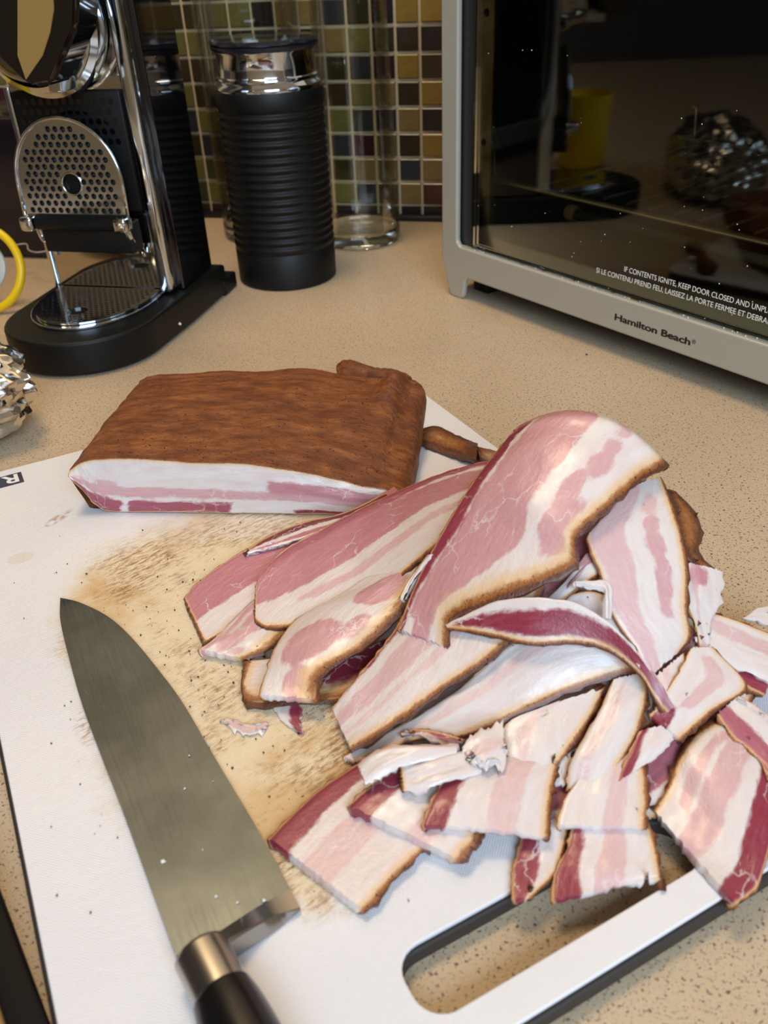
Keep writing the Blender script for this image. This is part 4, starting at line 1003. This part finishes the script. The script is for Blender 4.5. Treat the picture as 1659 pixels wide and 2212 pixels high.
# ------------------------------------------------------------------ knife
KZ = .0155
kn = thing('chef_knife', "chef's knife with broad grey steel blade, thick bolster and black handle lying on the board", 'knife', at(380, 1700, .0103))
ko = Vector(kn.location)
spine = catmull([at(x, y, .0128) for x, y in ((130, 1291), (130, 1337), (143, 1398), (174, 1511), (217, 1628), (261, 1741), (304, 1859), (348, 1980), (381, 2068))], 70)
edge = catmull([at(x, y, .0118) for x, y in ((130, 1291), (174, 1302), (235, 1333), (287, 1380), (348, 1454), (396, 1520), (457, 1624), (522, 1733), (578, 1828), (628, 1922))], 70)
vs, fs = [], []
def lenp(L):
    a = [0]
    for i in range(1, len(L)): a.append(a[-1]+(L[i]-L[i-1]).length)
    return [x/a[-1] for x in a]
nk = 12
for i in range(70):
    a_, b_ = spine[i], edge[i]
    for j in range(nk+1):
        v = j/nk; p = a_.lerp(b_, v); vs.append(p)
    for j in range(nk+1):
        v = 1-j/nk; p = a_.lerp(b_, v) - Vector((0, 0, .0016*(1-v)+.0001)); vs.append(p)
mm = 2*(nk+1)
for i in range(69):
    for j in range(mm):
        j2 = (j+1) % mm; fs.append((i*mm+j, i*mm+j2, (i+1)*mm+j2, (i+1)*mm+j))
fs.append(tuple(range(mm))); fs.append(tuple(69*mm+j for j in range(mm))[::-1])
n = N('blade_steel'); co = n.coord(); kd = (at(345, 1975, 0)-at(130, 1290, 0)); ka = math.atan2(kd.y, kd.x)
mp = n.mapping(n.mapping(co, (1, 1, 1), rot=(0, 0, -ka)), (40, 900, 1))
sc1 = n.noise(mp, 1, 4, .7)
cl = n.mix(n.rng(n.noise(co, 22, 4, .6), .35, .7), c8(112, 119, 120), c8(93, 100, 101))
scr = n.math('MULTIPLY', n.rng(n.noise(n.mapping(n.mapping(co, (1, 1, 1), rot=(0, 0, -ka-.25)), (50, 1600, 1)), 1, 3, .6), .68, .72), n.rng(n.noise(co, 40, 2), .5, .65))
cl = n.mix(n.math('MULTIPLY', scr, .4), cl, c8(196, 190, 178))
n.p(color=cl, metal=1, rough=n.rng(sc1, .3, .7, .30, .42), normal=n.bump(sc1, .00006, .6))
bl_ = mesh('blade', [v-ko for v in vs], fs, n.m, kn, True); sharp(bl_, 60)
bm = bmesh.new(); bm.from_mesh(bl_.data); bmesh.ops.recalc_face_normals(bm, faces=bm.faces); bm.to_mesh(bl_.data); bm.free()
# bolster: wedge from spine to heel
M_BOL = simple('bolster_steel', c8(165, 163, 160), .22, 1)
b0, b1 = at(381, 2093, .0150), at(630, 1930, .0128)
c0_, c1_ = at(420, 2075, .0185), at(632, 1916, .0140)
vs = []; fs = []
L0 = [(381, 2064, .0130), (420, 2043, .0134), (461, 2020, .0136), (556, 1959, .0130), (627, 1920, .0124)]
L1 = [(384, 2070, .0190), (425, 2058, .0262), (478, 2036, .0225), (575, 1984, .0155), (648, 1960, .0126)]
L2 = [(388, 2085, .0190), (435, 2082, .0262), (484, 2045, .0218), (578, 1988, .0150), (649, 1963, .0124)]
L3 = [(392, 2095, .0110), (440, 2105, .0106), (503, 2072, .0106), (590, 2015, .0106), (650, 1966, .0106)]
rows_ = []
for L in (L0, L1, L2, L3): rows_.append(catmull([at(*p) if k_ < 3 else at(p[0], p[1], p[2]) for k_, p in enumerate(L)], 24))
low = [Vector((p.x, p.y, .0106)) for p in rows_[0]]
rows_.append(low)
for r_ in rows_: vs += r_
for a_ in range(5):
    b_ = (a_+1) % 5
    for k in range(23): fs.append((a_*24+k, a_*24+k+1, b_*24+k+1, b_*24+k))
fs.append(tuple(a_*24 for a_ in range(5))); fs.append(tuple(a_*24+23 for a_ in range(5))[::-1])
bl2 = mesh('bolster', [v-ko for v in vs], fs, M_BOL, kn, True); sharp(bl2, 30); bl2['label'] = 'polished steel bolster at the heel'
bm = bmesh.new(); bm.from_mesh(bl2.data); bmesh.ops.recalc_face_normals(bm, faces=bm.faces); bm.to_mesh(bl2.data); bm.free()
hd0 = at(452, 2085, .0195); 
fer = tube('ferrule', [p-ko for p in (at(435, 2060, .0192), at(455, 2098, .0195), at(482, 2152, .0198), at(489, 2166, .0198))], .0082, M_BRUSH, kn, 40, samples=20); fer['label'] = 'round steel ferrule'
hdl = tube('handle', [p-ko for p in (at(481, 2150, .0198), at(504, 2198, .0201), at(560, 2315, .0212), at(630, 2500, .0225), at(690, 2640, .0225))], lambda t_: .0086+.0014*math.sin(t_*math.pi), simple('black_handle', c8(16, 15, 16), .28), kn, 40, samples=40); hdl['label'] = 'smooth black handle'
# bits of fat on the blade
vs, fs = [], []
for px, py, r_ in ((352, 1860, .0016), (408, 1632, .0006), (399, 1702, .0008), (466, 1935, .0014), (570, 1943, .0011), (438, 1835, .0005), (512, 1948, .0010), (460, 1687, .0004), (222, 1560, .0004)):
    crumb(vs, fs, at(px, py, .0126)-ko, r_, rc); 
fb_ = mesh('fat_bits', vs, fs, simple('fat_bit', c8(228, 222, 214), .35), kn, True); fb_['kind'] = 'stuff'; fb_['label'] = 'tiny white fat bits stuck to the blade'
for v in fb_.data.vertices: v.co.z = v.co.z*.5+(.0124-ko.z)*.5

# crumbs of bark and fat on the board
vs, fs = [], []
rg = random.Random(11)
n_c = 0
while n_c < 230:
    if rg.random() < .75: px, py = rg.gauss(430, 120), rg.gauss(1400, 170)
    else: px, py = rg.uniform(30, 1100), rg.uniform(1020, 2000)
    u_, v_ = px2b(px, py)
    if not (-.285 < u_ < -.01 and .01 < v_ < .36): continue
    crumb(vs, fs, at(px, py, .0104), rg.uniform(.0002, .0007), rg); n_c += 1
o = mesh('bark_crumbs', vs, fs, simple('bark_crumb', c8(70, 40, 22), .6)); tag(o, 'tiny dark bark crumbs scattered over the white cutting board', 'crumbs', kind='stuff')
o = mesh('crumb', *(lambda a, b: (crumb(a, b, at(1267, 766, .0006), .0012, rg), (a, b))[1])([], []), simple('seed_crumb', c8(60, 26, 16), .5)); tag(o, 'single small dark crumb on the counter in front of the toaster oven', 'crumb')
vs, fs = [], []; crumb(vs, fs, pvv if False else at(389, 700, .024), .0018, rg)
tg = mesh('fat_speck', [v-Vector(mc.location) for v in vs], fs, simple('speck', c8(220, 214, 204), .5), mc)

# ------------------------------------------------------------------ left side things
# foil packet
rf = random.Random(4)
fc = Vector((-.003, -.538, 0)); foil = None
vs, fs = [], []; nlat, nlon = 60, 110
for i in range(nlat+1):
    th = math.pi*i/nlat
    for j in range(nlon):
        ph = 2*math.pi*j/nlon; d = Vector((math.sin(th)*math.cos(ph), math.sin(th)*math.sin(ph), math.cos(th)))
        r1 = 1+.16*abs(sno(d.x*3+5, d.y*3, d.z*3))-.14*abs(sno(d.x*7, d.y*5+3, d.z*5))+.035*abs(sno(d.x*14, d.y*9, d.z*9+2))
        p = Vector((d.x*.092*r1, d.y*.052*r1, d.z*.046*r1))
        p.rotate(Matrix.Rotation(math.radians(4), 3, 'Z')); p.z = max(0, p.z+.036)
        vs.append(p)
for i in range(nlat):
    for j in range(nlon):
        j2 = (j+1) % nlon; fs.append((i*nlon+j, (i+1)*nlon+j, (i+1)*nlon+j2, i*nlon+j2))
n = N('crumpled_foil'); co = n.coord(); hh = n.math('ADD', n.voro(n.mapping(co, (1, .6, 1)), 70, 'F1'), n.math('MULTIPLY', n.voro(co, 190), .35))
n.p(color=c8(222, 220, 214), metal=1, rough=.16, normal=n.bump(hh, .0009, .45)); M_FOIL = n.m
foil = mesh('foil_packet', vs, fs, M_FOIL); foil.location = fc+Vector((.0, 0, 0)); tag(foil, 'crumpled aluminium foil packet at the left edge, in front of the espresso machine', 'foil packet')
foil.data.polygons.foreach_set('use_smooth', [True]*len(foil.data.polygons)); sharp(foil, 30)
yc = lathe('yellow_cup', [(0, .001), (.026, .001), (.029, .004), (.034, .086), (.0345, .088), (.0325, .088), (.0280, .006), (0, .004)], simple('yellow_plastic', c8(224, 190, 20), .3), None, 48, (0, 0, 0)); yc.location = (-.155, -.41, 0)
tag(yc, 'plain yellow plastic cup beyond the left edge, visible as a reflection in the oven door', 'cup')
# round lid with yellow rim leaning at the left
lc = at(-16, 668, .0) + Vector((0, 0, .030))
lid = thing('round_lid', 'round frosted container lid with bright yellow rim standing at the left edge', 'container lid', (lc.x, lc.y, 0))
rmx = Matrix.Rotation(math.radians(12), 3, 'Z') @ Matrix.Rotation(math.radians(68), 3, 'X')
yr = tube('yellow_rim', [rmx @ Vector((.0360*math.cos(a*math.pi/24), .0360*math.sin(a*math.pi/24), 0))+Vector((0, 0, .0365)) for a in range(48)], .0036, M_YEL, lid, 14, True, samples=0); yr['label'] = 'bright yellow rubber rim'
pd = lathe('frosted_disc', [(0, .002), (.018, .0025), (.0225, .001), (.0230, -.001), (0, -.001)], M_FROST, lid, 48); pd.rotation_euler = rmx.to_euler(); pd.location = (-.004, .006, .0365)
# dark box behind the machine at the left
db = box('dark_canister', (-.20, -.175, 0), (-.012, -.045, .135), simple('dark_violet_gloss', c8(26, 20, 28), .15), None, .008, 4)
shade(db); tag(db, 'glossy dark storage box behind the left side of the espresso machine', 'storage box')
tt = tube('white_cord', [at(28, 530, .03), at(56, 527, .03), at(62, 540, .03), at(80, 545, .03), at(110, 541, .03)], .0007, simple('white_cord', c8(170, 160, 160), .5), None, 8); tag(tt, 'thin pale wire loop in front of the dark box at the left', 'wire')
# pan at the lower left corner
p0, p1 = at(0, 1932, .012), at(104, 2212, .012)
dd = (p1-p0).normalized(); nn_ = Vector((dd.y, -dd.x, 0)); 
if nn_.x > 0: nn_ = -nn_
pan = thing('baking_tray', 'dark rimmed bronze baking tray at the lower left corner of the picture', 'baking tray', p0+Vector((0, 0, -.012)), math.atan2(dd.y, dd.x))
ny = 1 if (Matrix.Rotation(math.atan2(dd.y, dd.x), 3, 'Z') @ Vector((0, 1, 0))).dot(nn_) > 0 else -1
def pbox(nm, x0, x1, y0, y1, z0, z1, mat, bev=.001):
    a_, b_ = sorted((y0*ny, y1*ny)); o = box(nm, (x0, a_, z0), (x1, b_, z1), mat, pan, bev); shade(o); return o
M_TR = simple('dark_enamel', c8(20, 15, 12), .65, spec=.15); M_BZ = simple('bronze_bottom', c8(92, 72, 44), .35, .5)
pbox('rim', -.28, .055, 0, .0100, .0005, .0125, M_TR, .002); pbox('rim', -.28, .055, .18, .186, .0005, .0125, M_TR, .002)
pbox('rim', -.28, -.274, .0055, .18, .0005, .0125, M_TR, .002); pbox('rim', .049, .055, .0055, .18, .0005, .0125, M_TR, .002)
pbox('tray_bottom', -.276, .051, .004, .182, .0006, .0030, M_BZ, .0005)
